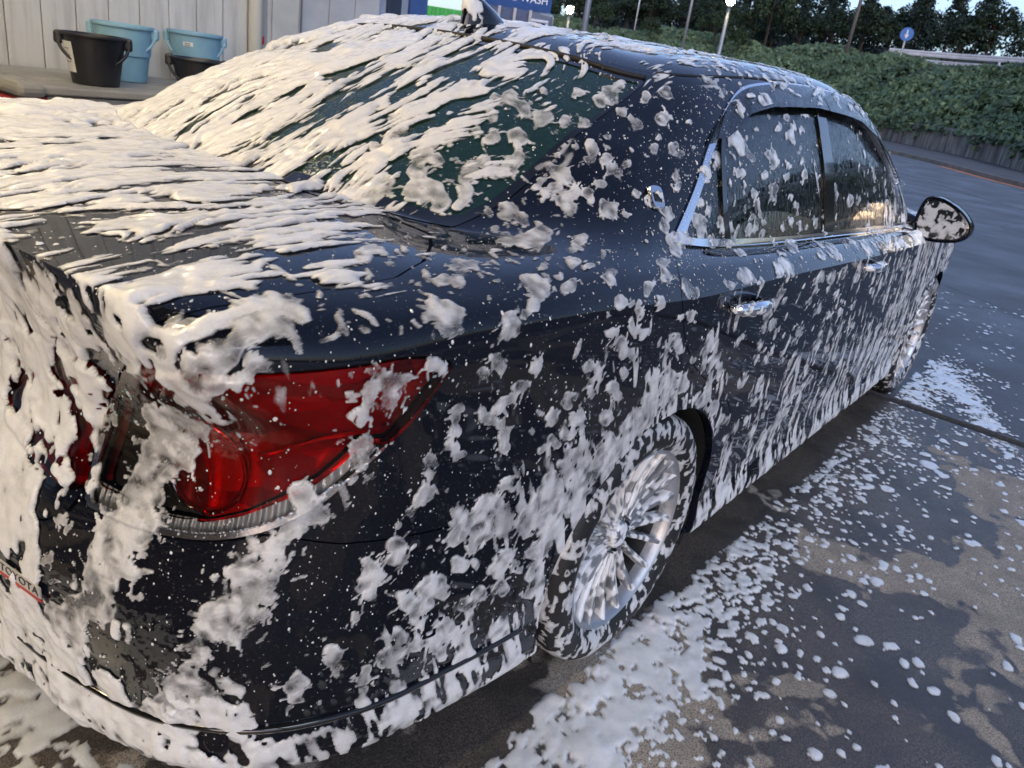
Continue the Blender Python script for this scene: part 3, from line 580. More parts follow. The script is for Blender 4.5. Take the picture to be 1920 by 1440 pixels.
# chrome bar above the plate recess and the plate itself
bar = curve_on([(s, .70) for s in np.linspace(0, .20, 14)], .006); bar = [(p[0], -p[1], p[2]) for p in bar[::-1]]+[tuple(p) for p in bar[1:]]
MB().tube(bar, .012, 8).build('lid_chrome_bar', M['chrome'], lid_o, True)
# --- door handles
def handle(x0, z0, parent, m=1, L=.215):
    # cup
    V = []; F = []; n = 14
    prof = []
    pts = []; rr = []
    for i in range(n):
        q = i/(n-1); x = x0+L*q; bow = math.sin(math.pi*min(1, max(0, q)))**.6
        pts.append((x, (-.905-.034*bow)*m, z0-.012*q+.004*math.sin(q*3.1))); rr.append(.007+.010*math.sin(math.pi*q)**.5)
    mb = MB(); mb.tube(pts, rr, 10)
    o = mb.build('door_handle', M['chrome'], parent, True)
    o.data.vertices.foreach_set('co', (lambda a: a)(np.array([v.co for v in o.data.vertices], dtype=np.float32)).ravel())
    cup = MB(); N_ = 18; ring = []
    for k, (sc, dep) in enumerate(((1, .001), (.86, -.006), (.55, -.020))):
        ring.append([(x0+L*.47+sc*L*.33*math.cos(a), (-.8995-dep*1.0)*m, z0+.004+sc*.026*math.sin(a)) for a in np.linspace(0, 2*math.pi, N_, endpoint=False)])
    V = [p for r_ in ring for p in r_]; F = [(k*N_+j, k*N_+(j+1) % N_, (k+1)*N_+(j+1) % N_, (k+1)*N_+j) for k in range(2) for j in range(N_)]+[tuple(2*N_+j for j in range(N_))]
    MB().add(V, F if m < 0 else [f[::-1] for f in F]).build('handle_cup', M['gap'], parent, True)
for m, i in ((1, 0), (-1, 1)):
    handle(1.295, .905, rdo[i], m); handle(2.385, .885, fdo[i], m)
# --- door mirrors
def mirror(m):
    mo = empty('door_mirror'); mo.parent = car
    out = [(-.925, .99), (-.935, 1.045), (-.955, 1.062), (-1.00, 1.062), (-1.07, 1.03), (-1.115, .985), (-1.115, .945), (-1.08, .918), (-1.0, .905), (-.945, .915), (-.928, .945)]
    sp = smooth_poly([(-.92+(a+1.01)*1.15, .985+(b-.985)*1.18) for a, b in out], 3); c = sp.mean(0); V = []; n = len(sp)
    lay = [(3.405, .80), (3.408, .90), (3.40, .985), (3.425, 1.0), (3.47, .99), (3.52, .90), (3.555, .70), (3.575, .38)]
    for x, sc in lay:
        for p in sp: q = c+(p-c)*sc; V.append((x-(q[0]+1.0)*.18, q[0]*m, q[1]))
    F = [(k*n+j, k*n+(j+1) % n, (k+1)*n+(j+1) % n, (k+1)*n+j) for k in range(len(lay)-1) for j in range(n)]+[tuple((len(lay)-1)*n+j for j in range(n))]
    if m > 0: F = [f[::-1] for f in F]
    autosmooth(MB().add(V, F).build('mirror_housing', M['paint'], mo, True), 45)
    V2 = [(3.4015-(q[0]+1.0)*.18, q[0]*m, q[1]) for q in [c+(p-c)*.83 for p in sp]]
    MB().add(V2, [tuple(range(n))] if m < 0 else [tuple(range(n-1, -1, -1))]).build('mirror_glass', M['mirror'], mo)
    MB().tube([(3.44, -.77*m, .95), (3.445, -.81*m, .945), (3.45, -.87*m, .95)], [.04, .034, .03], 10).build('mirror_arm', M['black_trim'], mo, True)
mirror(1); mirror(-1)
# --- shark fin antenna
V = []; prof = [(0, 0, .034), (.25, .022, .032), (.5, .042, .028), (.8, .064, .018), (1., .072, .008)]
NF = 16
for q, h, w in prof:
    x0 = 1.275+.012*q; x1 = 1.475-.150*q**1.15
    for k in range(NF):
        a = 2*math.pi*k/NF; cx = (x0+x1)/2; hx = (x1-x0)/2
        V.append((cx+hx*math.cos(a), w*math.sin(a)*(1-.35*max(0, math.cos(a))), 1.424+h+.035*(cx+hx*math.cos(a)-1.30)))
F = [(k*NF+j, k*NF+(j+1) % NF, (k+1)*NF+(j+1) % NF, (k+1)*NF+j) for k in range(len(prof)-1) for j in range(NF)]+[tuple((len(prof)-1)*NF+j for j in range(NF))]
autosmooth(MB().add(V, F).build('antenna_fin', M['paint'], car, True), 50)
# --- C pillar emblem (small chromed shield with a crown)
p, u, v, n = on_car(1.205, 1.124, .004)
Mx = Matrix((tuple(u), tuple(np.cross(n, u)), tuple(n))).transposed()
em = empty('pillar_emblem'); em.parent = car
def on_plane(mb, pts, h): 
    k = len(pts); P0 = [Vector(p)+Mx @ Vector((a, b, 0)) for a, b in pts]; P1 = [Vector(p)+Mx @ Vector((a*.9, b*.9, h)) for a, b in pts]
    mb.add(P0+P1, [(i, (i+1) % k, k+(i+1) % k, k+i) for i in range(k)]+[tuple(range(k, 2*k))]); return mb
sq = [(.017*abs(math.cos(a))**.5*math.copysign(1, math.cos(a)), .024*abs(math.sin(a))**.5*math.copysign(1, math.sin(a))) for a in np.linspace(0, 2*math.pi, 24, endpoint=False)]
on_plane(MB(), [(a*1.25, b*1.15) for a, b in sq], .007).build('emblem_plate', M['chrome'], em)
crown = [(-.010, -.012), (.010, -.012), (.012, .008), (.006, .001), (0, .013), (-.006, .001), (-.012, .008)]
k = len(crown); P0 = [Vector(p)+Mx @ Vector((a, b, .0065)) for a, b in crown]; P1 = [Vector(p)+Mx @ Vector((a, b, .0092)) for a, b in crown]
MB().add(P0+P1, [(i, (i+1) % k, k+(i+1) % k, k+i) for i in range(k)]+[tuple(range(k, 2*k))]).build('emblem_crown', M['black_trim'], em)
# --- bumper badge plate: black capitals on white above a red rule
def badge():
    white = simple('badge_white', (.50, .49, .46), .35); red = simple('badge_red', (.45, .02, .015), .35); blk = simple('badge_black', (.01, .01, .012), .4)
    p, u, v, n = on_car(.385, .318, .004)
    Mb = Matrix((tuple(u), tuple(np.cross(n, u)), tuple(n))).transposed(); P = Vector(p)
    be = empty('dealer_badge'); be.parent = bump_o
    def pl(x0, x1, y0, y1, h0, h1, mat, nm, sk=0.):
        q = [(x0+sk*y0, y0), (x1+sk*y0, y0), (x1+sk*y1, y1), (x0+sk*y1, y1)]
        MB().add([P+Mb @ Vector((a, b, h0)) for a, b in q]+[P+Mb @ Vector((a, b, h1)) for a, b in q], [(4,5,6,7),(0,1,5,4),(1,2,6,5),(2,3,7,6),(3,0,4,7)]).build(nm, mat, be)
    pl(-.058, .058, -.008, .0125, 0, .0025, white, 'badge_plate'); pl(-.058, .060, -.0135, -.0083, 0, .0030, red, 'red_rule')
    cu = bpy.data.curves.new('badge_lettering', 'FONT'); cu.body = 'TOYOTA'; cu.size = .0235; cu.align_x = 'CENTER'; cu.align_y = 'CENTER'; cu.extrude = .0004; cu.space_character = 1.05
    to = bpy.data.objects.new('tmp', cu); COLL.objects.link(to); bpy.context.view_layer.update(); me = bpy.data.meshes.new_from_object(to.evaluated_get(bpy.context.evaluated_depsgraph_get())); bpy.data.objects.remove(to)
    me.transform(Matrix.Diagonal((1.05, .85, 1, 1))); me.materials.clear(); me.materials.append(blk)
    lo = bpy.data.objects.new('badge_lettering', me); link(lo, be); m4 = Mb.to_4x4(); m4.translation = P+Mb @ Vector((.002, .003, .0032)); lo.matrix_local = m4
badge()
# --- parking sensor buttons
for s, t in ((.50, .235), (.93, .27)):
    p, u, v, n = on_car(s, t, .001); mb = MB(); P = [Vector(p)+Vector(u)*.011*math.cos(a)+Vector(np.cross(n, u))*.011*math.sin(a) for a in np.linspace(0, 2*math.pi, 20, endpoint=False)]
    mb.tube(P, .0012, 6, closed=True).add(P, [tuple(range(20))]).build('parking_sensor', M['black_trim'], bump_o, True)
# --- floor pan, arch liners, simple cabin
mb = MB(); mb.box((2.45, 0, .20), (4.3, 1.5, .05)); mb.build('floor_pan', M['gap'], car)
for wx in WX:
    for m in (1, -1):
        prof = [(.375, -.865), (.375, -.55), (.05, -.55)]
        V = []; n = 28
        for i in range(n):
            a = R(-25)+R(230)*i/(n-1)
            for r_, y in prof: V.append((wx+.01+r_*math.cos(a)*1.03, y*m, .305+r_*math.sin(a)))
        F = [(i*3+j, (i+1)*3+j, (i+1)*3+j+1, i*3+j+1) for i in range(n-1) for j in range(2)]
        MB().add(V, F).build('arch_liner', M['rubber'], car, True)
cab = MB()
for y in (-.36, .36):
    cab.box((2.35, y, .62), (.52, .5, .16), bev=.05); cab.box((2.02, y, .88), (.16, .48, .56), Matrix.Rotation(R(-14), 3, 'Y'), .06); cab.box((1.93, y, 1.18), (.10, .27, .17), Matrix.Rotation(R(-10), 3, 'Y'), .04)
cab.box((1.42, 0, .60), (.55, 1.30, .16), bev=.05); cab.box((1.12, 0, .84), (.18, 1.25, .45), Matrix.Rotation(R(-22), 3, 'Y'), .06)
for y in (-.38, .38): cab.box((1.02, y, 1.08), (.10, .28, .14), bev=.04)
cab.box((3.35, 0, .82), (.5, 1.36, .26), bev=.06); cab.box((.85, 0, 1.02), (.35, 1.2, .03), bev=.01)
autosmooth(cab.build('cabin_seats', M['interior'], car))
# --- wheels
def make_wheel(m):
    w = empty('wheel'); w.parent = car
    ty = MB(); prof = [(.232, -.072), (.240, -.098), (.262, -.110), (.285, -.112), (.305, -.107), (.318, -.096), (.325, -.078), (.3255, -.05), (.3185, -.048), (.3185, -.042), (.3258, -.040), (.326, -.004), (.319, -.002), (.319, .004), (.326, .006), (.3255, .042), (.3185, .044), (.3185, .050), (.325, .052), (.318, .092), (.29, .108), (.24, .095), (.232, .07)]
    ty.lathe(prof, 72, 'y'); autosmooth(ty.build('tyre', M['rubber'], w, True), 50)
    rim = MB(); rim.lathe([(.229, -.06), (.232, -.070), (.240, -.096), (.236, -.099), (.229, -.094), (.222, -.075), (.219, -.06)], 72, 'y', closed=True); MB().lathe([(.2185, -.0595), (.212, -.02), (.208, .09)], 72, 'y').build('rim_barrel', simple('barrel_dark', (.05, .05, .052), .5, .5), w, True)
    autosmooth(rim.build('rim', M['alu'], w, True), 50)
    hub = MB(); hub.lathe([(.0, -.072), (.026, -.072), (.033, -.066), (.036, -.052), (.058, -.046), (.066, -.03), (.066, .02)], 40, 'y'); autosmooth(hub.build('hub', M['alu'], w, True), 50)
    for k in range(5):
        a0 = 2*math.pi*k/5+.25; MB().lathe([(0, -.052), (.008, -.052), (.010, -.046)], 10, 'y', (.044*math.cos(a0), 0, .044*math.sin(a0))).build('wheel_nut', M['black_trim'], w, True)
    for k in range(20):                                     # twenty slim straight spokes
        a = 2*math.pi*(k+.5)/20; V = []; ns = 7; ca, sa = math.cos(a), math.sin(a); wide = 1.25 if k % 4 in (0, 1) else .85
        for i in range(ns):
            q = i/(ns-1); r_ = .052+.178*q; hw = (.0055+.0035*q)*wide; y = -.058-.028*q+.010*math.sin(math.pi*q)
            for dx, dy in ((-1, .022), (-1, .002), (-.6, -.006), (.6, -.006), (1, .002), (1, .022)): V.append((r_*ca-sa*hw*dx, y+dy, r_*sa+ca*hw*dx))
        F = [(i*6+j, (i+1)*6+j, (i+1)*6+j+1, i*6+j+1) for i in range(ns-1) for j in range(5)]
        autosmooth(MB().add(V, F).build('spoke', M['alu'], w, True), 40)
    MB().lathe([(.0, .03), (.165, .03), (.165, .045)], 48, 'y').build('brake_disc', simple('disc_steel_%d' % m, (.30, .29, .28), .35, .9), w)
    return w
wheel0 = make_wheel(1)
def copy_tree(o, parent=None):
    c = o.copy(); COLL.objects.link(c); c.parent = parent
    for ch in list(o.children): copy_tree(ch, c)
    return c
wheels = [wheel0]+[copy_tree(wheel0, car) for _ in range(3)]
for w, (wx, m) in zip(wheels, ((WX[0], 1), (WX[1], 1), (WX[0], -1), (WX[1], -1))):
    w.location = (wx, -.775*m, WZ); w.rotation_euler = (0, R(17), 0 if m > 0 else math.pi)
BLOBS = [(0.485,1.281,39,19,-1.22), (0.46,1.266,34,17,-1.16), (0.528,1.32,24,12,-1.32), (0.544,1.261,39,21,-1.34), (0.608,1.254,37,21,-1.48), (0.669,1.258,26,15,-1.63), (0.603,1.195,37,24,-1.5), (0.725,1.269,26,15,-1.78),
(0.485,1.227,27,15,-1.2), (0.499,1.178,20,12,-1.24), (0.54,1.182,29,18,-1.35), (0.719,1.365,46,25,-1.86), (0.707,1.404,32,16,-1.85), (0.697,1.342,32,18,-1.76), (0.618,1.345,30,15,-1.52), (0.879,1.384,25,14,-2.24),
(0.822,1.328,23,13,-2.09), (1.083,1.334,32,18,0.61), (0.961,1.42,32,16,-2.31), (0.921,1.305,21,12,-2.3), (0.883,1.314,17,10,-2.26), (0.801,1.214,21,15,-2.04), (0.805,1.191,19,14,-2.11), (0.867,1.195,21,15,-2.37),
(0.905,1.175,21,15,0.66), (0.942,1.165,15,10,0.65), (0.749,1.21,12,8,-1.9), (0.963,1.195,16,11,0.68), (1.123,1.254,20,11,0.59), (1.328,1.262,29,16,0.49), (1.42,1.249,21,11,0.43), (1.399,1.194,19,11,0.32), (1.449,1.169,20,11,0.26),
(1.39,1.333,13,7,0.41), (1.126,1.281,16,9,0.58), (1.787,1.424,29,13,0.3), (0.844,1.245,14,8,-2.16), (0.718,1.185,14,10,-1.88), (0.725,1.147,21,16,-1.99), (0.756,1.149,21,16,-2.08), (0.705,1.117,19,14,-1.95),
(0.747,1.117,19,14,-2.07), (0.792,1.115,25,18,-2.17), (0.839,1.115,23,16,-2.32), (0.786,1.092,29,20,-2.12), (0.813,1.082,21,14,-2.11), (0.733,1.101,17,12,-2.02), (0.864,1.145,17,12,-2.44), (0.911,1.087,25,16,-2.46),
(0.944,1.085,26,16,-2.44), (0.966,1.09,16,10,0.65), (1.036,1.073,11,6,0.5), (0.691,1.055,30,19,-1.81), (0.73,1.042,33,19,-1.86), (0.771,0.994,41,18,-1.77), (0.806,0.993,41,18,-1.91), (0.811,1.007,47,20,-1.96),
(0.806,1.022,38,17,-1.96), (0.867,0.982,29,13,-2.13), (0.711,1.013,23,11,-1.67), (0.664,1.043,18,11,-1.68), (1.166,1.126,28,17,0.38), (1.043,1.13,13,8,0.45), (1.389,1.093,25,13,0.26), (1.458,1.078,17,9,0.24),
(1.41,1.055,26,13,0.26), (0.933,1.007,35,15,-2.29), (0.942,0.991,26,11,-2.26), (1.039,0.951,33,14,-2.45), (1.128,0.939,25,11,-2.56), (1.117,0.966,17,8,0.57), (1.1,0.982,11,5,0.56), (0.997,0.935,23,10,-2.34),
(0.971,0.954,16,7,-2.28), (1.29,0.906,31,15,0.38), (0.821,0.928,25,11,-1.88), (0.851,0.924,29,13,-1.99), (0.859,0.929,29,13,-2.02), (0.866,0.901,29,13,-2.02), (0.894,0.9,25,12,-2.1), (1.048,0.903,26,13,-2.48),
(1.083,0.898,19,10,0.58), (1.168,0.895,20,10,0.52), (1.54,1.023,44,19,0.23), (1.649,1.021,46,20,0.17), (1.609,0.981,45,19,0.32), (1.536,0.939,38,16,0.33), (1.578,0.895,32,14,0.23), (0.323,1.157,42,21,-0.86),
(0.33,1.174,38,19,-0.88), (0.354,1.121,35,18,-0.86), (0.452,1.106,37,21,-1.03), (0.474,1.078,38,23,-1.05), (0.488,1.106,27,17,-1.2), (0.472,1.151,28,16,-1.11), (0.565,1.094,28,19,-1.46), (0.561,1.115,23,16,-1.45),
(0.572,1.133,26,18,-1.48), (0.634,1.138,30,22,-1.68), (0.638,1.157,22,16,-1.67), (0.612,1.119,22,16,-1.62), (0.54,1.051,34,22,-1.31), (0.577,1.037,26,17,-1.39), (0.591,1.067,28,19,-1.51), (0.605,1.046,23,15,-1.51),
(0.349,1.095,30,16,-0.84), (0.372,1.057,28,15,-0.83), (0.396,1.091,21,12,-0.9), (0.497,1.063,29,19,-1.19), (0.509,1.041,34,22,-1.18), (0.431,1.023,44,26,-0.9), (0.446,1.036,37,22,-0.95), (0.45,1.003,36,22,-0.92),
(0.693,0.915,41,18,-1.34), (0.687,0.924,28,12,-1.35), (0.996,0.845,33,20,-2.37), (1.037,0.832,26,17,0.58), (0.996,0.837,20,12,-2.39), (0.931,0.863,19,10,-2.15), (1.074,0.803,19,14,0.16), (1.093,0.801,11,9,0.11),
(1.051,0.899,25,13,-2.5), (1.128,0.873,30,16,0.53), (1.169,0.845,21,13,0.43), (1.183,0.825,12,8,0.31), (1.178,0.809,20,14,0.18), (1.21,0.795,18,12,-0.18), (1.192,0.79,16,11,-0.21), (1.185,0.744,17,11,-0.42),
(1.195,0.732,17,11,-0.45), (1.164,0.724,17,11,-0.49), (1.185,0.883,23,12,0.51), (1.29,0.906,27,13,0.38), (1.519,0.861,32,15,0.19), (1.469,0.814,23,13,0.1), (1.514,0.802,14,7,0.07), (1.622,0.799,24,12,-0.04),
(1.27,0.734,20,11,-0.39), (1.27,0.721,17,10,-0.42), (1.54,0.762,28,13,-0.27), (1.576,0.747,30,13,-0.28), (1.544,0.784,20,9,-0.24), (1.463,0.755,22,11,-0.3), (1.503,0.732,31,15,-0.32), (1.533,0.712,33,15,-0.34),
(1.559,0.698,17,8,-0.35), (1.724,0.707,48,21,-0.31), (1.761,0.687,29,13,-0.33), (1.719,0.77,19,8,-0.25), (1.769,0.761,29,12,-0.26), (1.75,0.825,37,17,0.08), (1.709,0.851,28,12,0.12), (1.91,0.678,36,16,-0.33),
(1.957,0.616,38,16,-0.36), (1.891,0.656,26,11,-0.34), (1.427,0.698,29,14,-0.38), (1.448,0.684,27,13,-0.39), (1.371,0.66,25,12,-0.43), (1.359,0.642,24,12,-0.45), (1.425,0.655,22,11,-0.42), (1.509,0.646,29,13,-0.41),
(1.54,0.672,26,12,-0.38), (1.529,0.627,26,12,-0.42), (1.321,0.627,27,14,-0.47), (1.404,0.608,30,15,-0.46), (1.385,0.586,30,15,-0.48), (1.34,0.576,28,14,-0.5), (1.307,0.568,20,11,-0.52), (1.51,0.584,34,16,-0.46),
(1.236,0.694,23,13,-0.48), (1.209,0.68,22,13,-0.52), (1.192,0.67,19,11,-0.54), (1.157,0.672,24,14,-0.56), (1.173,0.66,16,10,-0.57), (1.188,0.644,16,10,-0.55), (1.205,0.618,25,15,-0.55), (1.213,0.595,23,13,-0.57),
(1.104,0.684,12,7,-0.59), (1.095,0.671,15,9,-0.6), (1.093,0.652,20,12,-0.61), (1.092,0.629,20,12,-0.62), (1.106,0.608,16,9,-0.62), (1.045,0.614,21,13,-0.69), (1.04,0.594,14,9,-0.71), (1.043,0.562,24,15,-0.73),
(1.032,0.552,19,12,-0.75), (1.015,0.535,16,10,-0.79), (0.991,0.523,9,6,-0.86), (1.12,0.502,23,13,-0.67), (1.137,0.481,30,16,-0.67), (1.18,0.499,30,17,-0.65), (1.17,0.478,30,17,-0.67), (1.189,0.504,21,12,-0.64),
(1.215,0.524,18,10,-0.61), (1.738,0.619,59,26,-0.39), (1.809,0.588,61,27,-0.39), (1.742,0.576,60,26,-0.41), (1.675,0.572,58,25,-0.43), (1.665,0.538,58,25,-0.46), (1.613,0.53,57,25,-0.48), (1.561,0.508,65,28,-0.5),
(1.521,0.498,55,24,-0.52), (1.491,0.476,54,24,-0.54), (1.439,0.491,42,19,-0.53), (1.385,0.519,31,15,-0.53), (1.361,0.491,38,18,-0.55), (1.342,0.476,30,15,-0.57), (1.477,0.436,45,20,-0.56), (1.437,0.418,44,20,-0.58),
(1.382,0.423,41,19,-0.59), (1.335,0.417,39,19,-0.61), (1.31,0.416,30,15,-0.62), (1.95,0.511,50,22,-0.41), (2.048,0.466,52,23,-0.41), (2.152,0.407,49,21,-0.42), (0.984,0.734,15,12,-0.73), (1.003,0.743,17,13,-0.62),
(1.022,0.746,18,13,-0.56), (1.036,0.749,15,11,-0.51), (1.01,0.726,19,13,-0.67), (1.071,0.756,16,11,-0.44), (1.084,0.748,12,8,-0.47), (0.999,0.709,13,9,-0.76), (0.97,0.72,18,13,-0.85), (0.949,0.7,17,12,-1.01),
(0.938,0.666,21,15,-1.06), (0.933,0.642,16,12,-1.02), (0.778,0.823,33,18,-1.41), (0.785,0.831,36,19,-1.48), (0.803,0.835,31,17,-1.64), (0.835,0.827,20,12,-1.84), (0.789,0.813,25,16,-1.47), (0.824,0.807,25,18,-1.76),
(0.846,0.807,18,14,-1.91), (0.817,0.791,18,16,-1.69), (0.813,0.777,16,15,-1.56), (0.803,0.765,15,13,-1.59), (0.775,0.757,20,15,-2.01), (0.844,0.767,12,11,-1.3), (0.857,0.759,10,9,-1.2), (0.756,0.798,18,13,-1.2),
(0.751,0.787,12,11,-0.92), (0.737,0.766,15,11,-2.34), (0.733,0.799,13,9,-1.1), (0.744,0.735,26,11,-2.19), (0.771,0.736,26,13,-2), (0.798,0.736,22,13,-1.72), (0.827,0.744,15,11,-1.45), (0.846,0.748,11,9,-1.32),
(0.769,0.714,27,12,-1.99), (0.721,0.708,22,9,-2.23), (0.653,0.711,14,6,-2.38), (0.629,0.666,35,15,-2.34), (0.657,0.666,41,18,-2.26), (0.697,0.674,34,15,-2.21), (0.704,0.663,29,13,-2.17), (0.628,0.638,33,19,-2.38),
(0.658,0.636,30,19,-2.3), (0.679,0.635,21,13,-2.28), (0.617,0.607,28,19,0.65), (0.645,0.604,26,19,-2.43), (0.671,0.611,19,14,-2.35), (0.608,0.576,26,20,0.5), (0.638,0.582,21,17,0.6), (0.602,0.552,29,23,0.4),
(0.622,0.55,21,17,0.44), (0.605,0.524,32,26,0.37), (0.629,0.512,24,20,0.46), (0.598,0.503,22,17,0.39), (0.536,0.642,12,6,-2.51), (0.535,0.626,11,6,0.59), (0.53,0.611,7,4,0.53), (0.936,0.633,14,11,-0.99), (0.921,0.608,9,7,-1.04),
(0.945,0.603,7,6,-0.99), (0.595,0.53,29,23,0.35), (0.569,0.48,35,26,0.44), (0.598,0.474,30,23,0.53), (0.613,0.492,21,17,0.47), (0.625,0.472,14,11,0.63), (0.56,0.44,33,23,0.56), (0.591,0.433,32,23,0.63), (0.613,0.424,19,14,0.7),
(0.547,0.398,35,24,0.61), (0.573,0.394,29,21,0.65), (0.533,0.348,39,24,-2.43), (0.563,0.346,32,21,-2.39), (0.519,0.311,40,21,-2.35), (0.485,0.287,53,25,-2.32), (0.459,0.248,51,22,-2.31), (0.497,0.252,43,19,-2.28),
(0.45,0.276,43,19,-2.34), (0.499,0.228,36,16,-2.27), (0.839,0.588,19,16,-1.38), (0.855,0.566,23,19,-1.27), (0.876,0.555,17,14,-1.18), (0.844,0.535,20,16,-1.31), (0.824,0.52,19,16,-1.4), (0.798,0.507,19,16,-1.55),
(0.785,0.516,12,11,-1.66), (0.817,0.492,20,16,-1.43), (0.787,0.478,23,19,-1.6), (0.77,0.458,24,19,-1.7), (0.808,0.46,21,16,-1.47), (0.786,0.429,27,22,-1.57), (0.81,0.419,18,14,-1.43), (0.764,0.406,27,22,-1.68),
(0.744,0.382,28,23,-1.77), (0.784,0.382,21,17,-1.55), (0.805,0.386,14,11,-1.43), (0.768,0.356,25,20,-1.63), (0.736,0.353,22,17,-1.79), (0.721,0.318,23,17,-1.84), (0.731,0.3,20,14,-1.79), (0.711,0.274,31,20,-1.86),
(0.688,0.251,34,21,-1.91), (0.719,0.241,29,18,-1.82), (0.664,0.211,38,21,-1.95), (0.688,0.2,43,24,-1.9), (0.649,0.161,46,25,-1.99), (0.672,0.145,39,25,-1.94), (0.702,0.167,32,19,-1.86), (0.636,0.169,36,19,-2.04),
(0.916,0.294,28,18,-1.08), (0.921,0.259,20,12,-1.1), (0.862,0.252,28,18,-1.22), (0.867,0.221,25,15,-1.23), (0.957,0.41,26,18,-0.99), (0.962,0.443,17,12,-0.97), (0.938,0.358,13,9,-1.03), (0.471,0.464,16,10,0.48),
(0.486,0.454,11,7,0.52), (0.45,0.386,15,9,0.59), (0.427,0.352,17,9,-2.5), (0.999,0.476,28,18,-0.85), (1.015,0.45,25,15,-0.83), (1,0.439,21,14,-0.86), (0.957,0.43,22,15,-0.99), (0.965,0.4,22,15,-0.97), (0.945,0.454,17,12,-1.03),
(1.117,0.499,29,16,-0.67), (1.133,0.471,36,20,-0.68), (1.171,0.466,36,20,-0.67), (1.185,0.494,30,17,-0.65), (1.168,0.428,31,17,-0.7), (1.187,0.438,25,14,-0.68), (1.119,0.448,30,16,-0.7), (1.157,0.416,25,13,-0.7),
(1.226,0.521,25,14,-0.6), (1.3,0.427,44,22,-0.62), (1.293,0.412,30,15,-0.63), (1.317,0.388,19,9,-0.64), (1.256,0.36,44,22,-0.69), (1.263,0.368,37,18,-0.68), (1.238,0.341,36,18,-0.71), (1.265,0.295,39,18,-0.72),
(1.303,0.33,24,11,-0.68), (1.03,0.369,33,19,-0.84), (1.055,0.34,35,19,-0.83), (1.072,0.375,35,19,-0.79), (1.089,0.38,30,16,-0.77), (1.102,0.352,32,16,-0.78), (1.064,0.304,25,13,-0.85), (1.074,0.34,27,14,-0.81),
(1.135,0.39,32,17,-0.73), (1.175,0.379,19,10,-0.73), (1.171,0.298,31,16,-0.78), (1.199,0.307,28,14,-0.76), (1.183,0.306,24,12,-0.77), (1.018,0.291,35,19,-0.92), (1.029,0.251,37,19,-0.93), (1.006,0.252,29,16,-0.96),
(1.111,0.244,42,20,-0.85), (1.123,0.275,34,17,-0.82), (1.126,0.208,37,17,-0.86), (1.065,0.259,32,16,-0.88), (0.971,0.236,22,12,-1.04), (1.35,0.444,47,22,-0.59), (1.342,0.414,39,19,-0.61), (1.382,0.388,42,19,-0.61),
(1.37,0.465,47,22,-0.57), (1.357,0.34,43,19,-0.65), (1.361,0.283,44,19,-0.68), (1.359,0.243,36,16,-0.7), (1.376,0.36,43,19,-0.63), (1.416,0.42,43,19,-0.58), (1.406,0.388,39,17,-0.6), (2.545,1.493,54,24,0.32),
(2.649,1.498,49,21,0.32), (2.484,1.456,40,17,0.27), (2.941,1.602,52,23,-2.78), (3.045,1.597,45,20,-2.8), (2.945,1.521,27,12,0.32), (2.242,1.396,49,21,0.2), (2.291,1.382,31,13,0.18), (2.828,1.406,42,18,0.18),
(2.018,1.365,23,10,0.18), (2.041,1.306,46,20,0.13), (2.098,1.29,40,17,0.12), (2.543,1.36,29,12,0.14), (2.689,1.333,27,12,0.11), (2.465,1.329,32,14,0.12), (2.553,1.308,26,11,0.1), (2.263,1.328,18,8,0.14), (2.145,1.27,40,18,0.11),
(2.228,1.25,29,13,0.1), (2.406,1.256,43,19,0.08), (2.435,1.238,37,16,0.07), (2.418,1.221,31,13,0.05), (2.555,1.221,28,12,0.05), (2.668,1.238,27,12,0.06), (2.679,1.203,37,16,0.03), (2.536,1.191,28,12,0.02),
(2.354,1.193,30,13,0.03), (1.924,1.242,37,17,0.14), (1.87,1.254,26,12,0.17), (1.769,1.209,33,16,0.16), (1.808,1.186,19,9,0.11), (2.161,1.201,29,12,0.05), (2.658,1.273,24,10,0.07), (2.901,1.246,29,12,0.06),
(2.915,1.221,29,12,0.04), (2.953,1.153,51,22,-0.01), (2.985,1.126,44,19,-0.03), (2.435,1.158,37,16,0), (2.421,1.13,37,16,-0.02), (2.279,1.142,29,13,0.01), (2.296,1.115,29,13,-0.01), (2.564,1.123,21,9,-0.03),
(2.614,1.097,29,12,-0.04), (1.778,1.134,23,11,0.08), (1.788,1.085,33,16,0.07), (1.816,1.067,30,14,0.06), (1.872,1.109,20,9,0.04), (2.018,1.071,33,14,-0.01), (2.037,1.053,28,12,-0.01), (2.27,1.075,26,11,-0.03),
(2.251,1.043,33,14,-0.04), (2.366,1.069,24,10,-0.04), (2.355,1.035,30,13,-0.05), (2.571,1.065,28,12,-0.05), (2.639,1.049,24,10,-0.06), (2.651,1.031,24,10,-0.06), (2.786,1.059,25,11,-0.05), (3.176,1.111,46,20,-0.03),
(3.277,1.11,40,17,-0.02), (3.424,1.09,33,14,-0.01), (3.518,1.157,30,13,0.05), (3.52,1.221,34,15,0.11), (3.534,1.201,30,13,0.09), (3.701,1.111,32,14,0.03), (3.278,1.417,32,14,0.2), (3.43,1.434,33,14,0.27), (3.101,1.436,24,11,0.19),
(3.445,1.35,25,11,0.19), (2.512,1.041,25,11,-0.06), (1.926,1.022,38,16,0.03), (2.065,1.01,31,14,-0.01), (1.682,1.027,30,13,0.15), (1.636,1.007,30,13,0.19), (2.103,0.951,34,15,0.3), (2.056,0.851,38,17,0.11),
(2.063,0.825,27,12,0.07), (2.529,0.977,45,19,0.29), (2.479,0.933,38,16,0.26), (2.378,0.918,27,12,0.25), (2.333,0.862,36,16,0.14), (2.274,0.827,30,13,0.1), (2.338,0.829,30,13,0.1), (2.743,0.946,34,15,0.24),
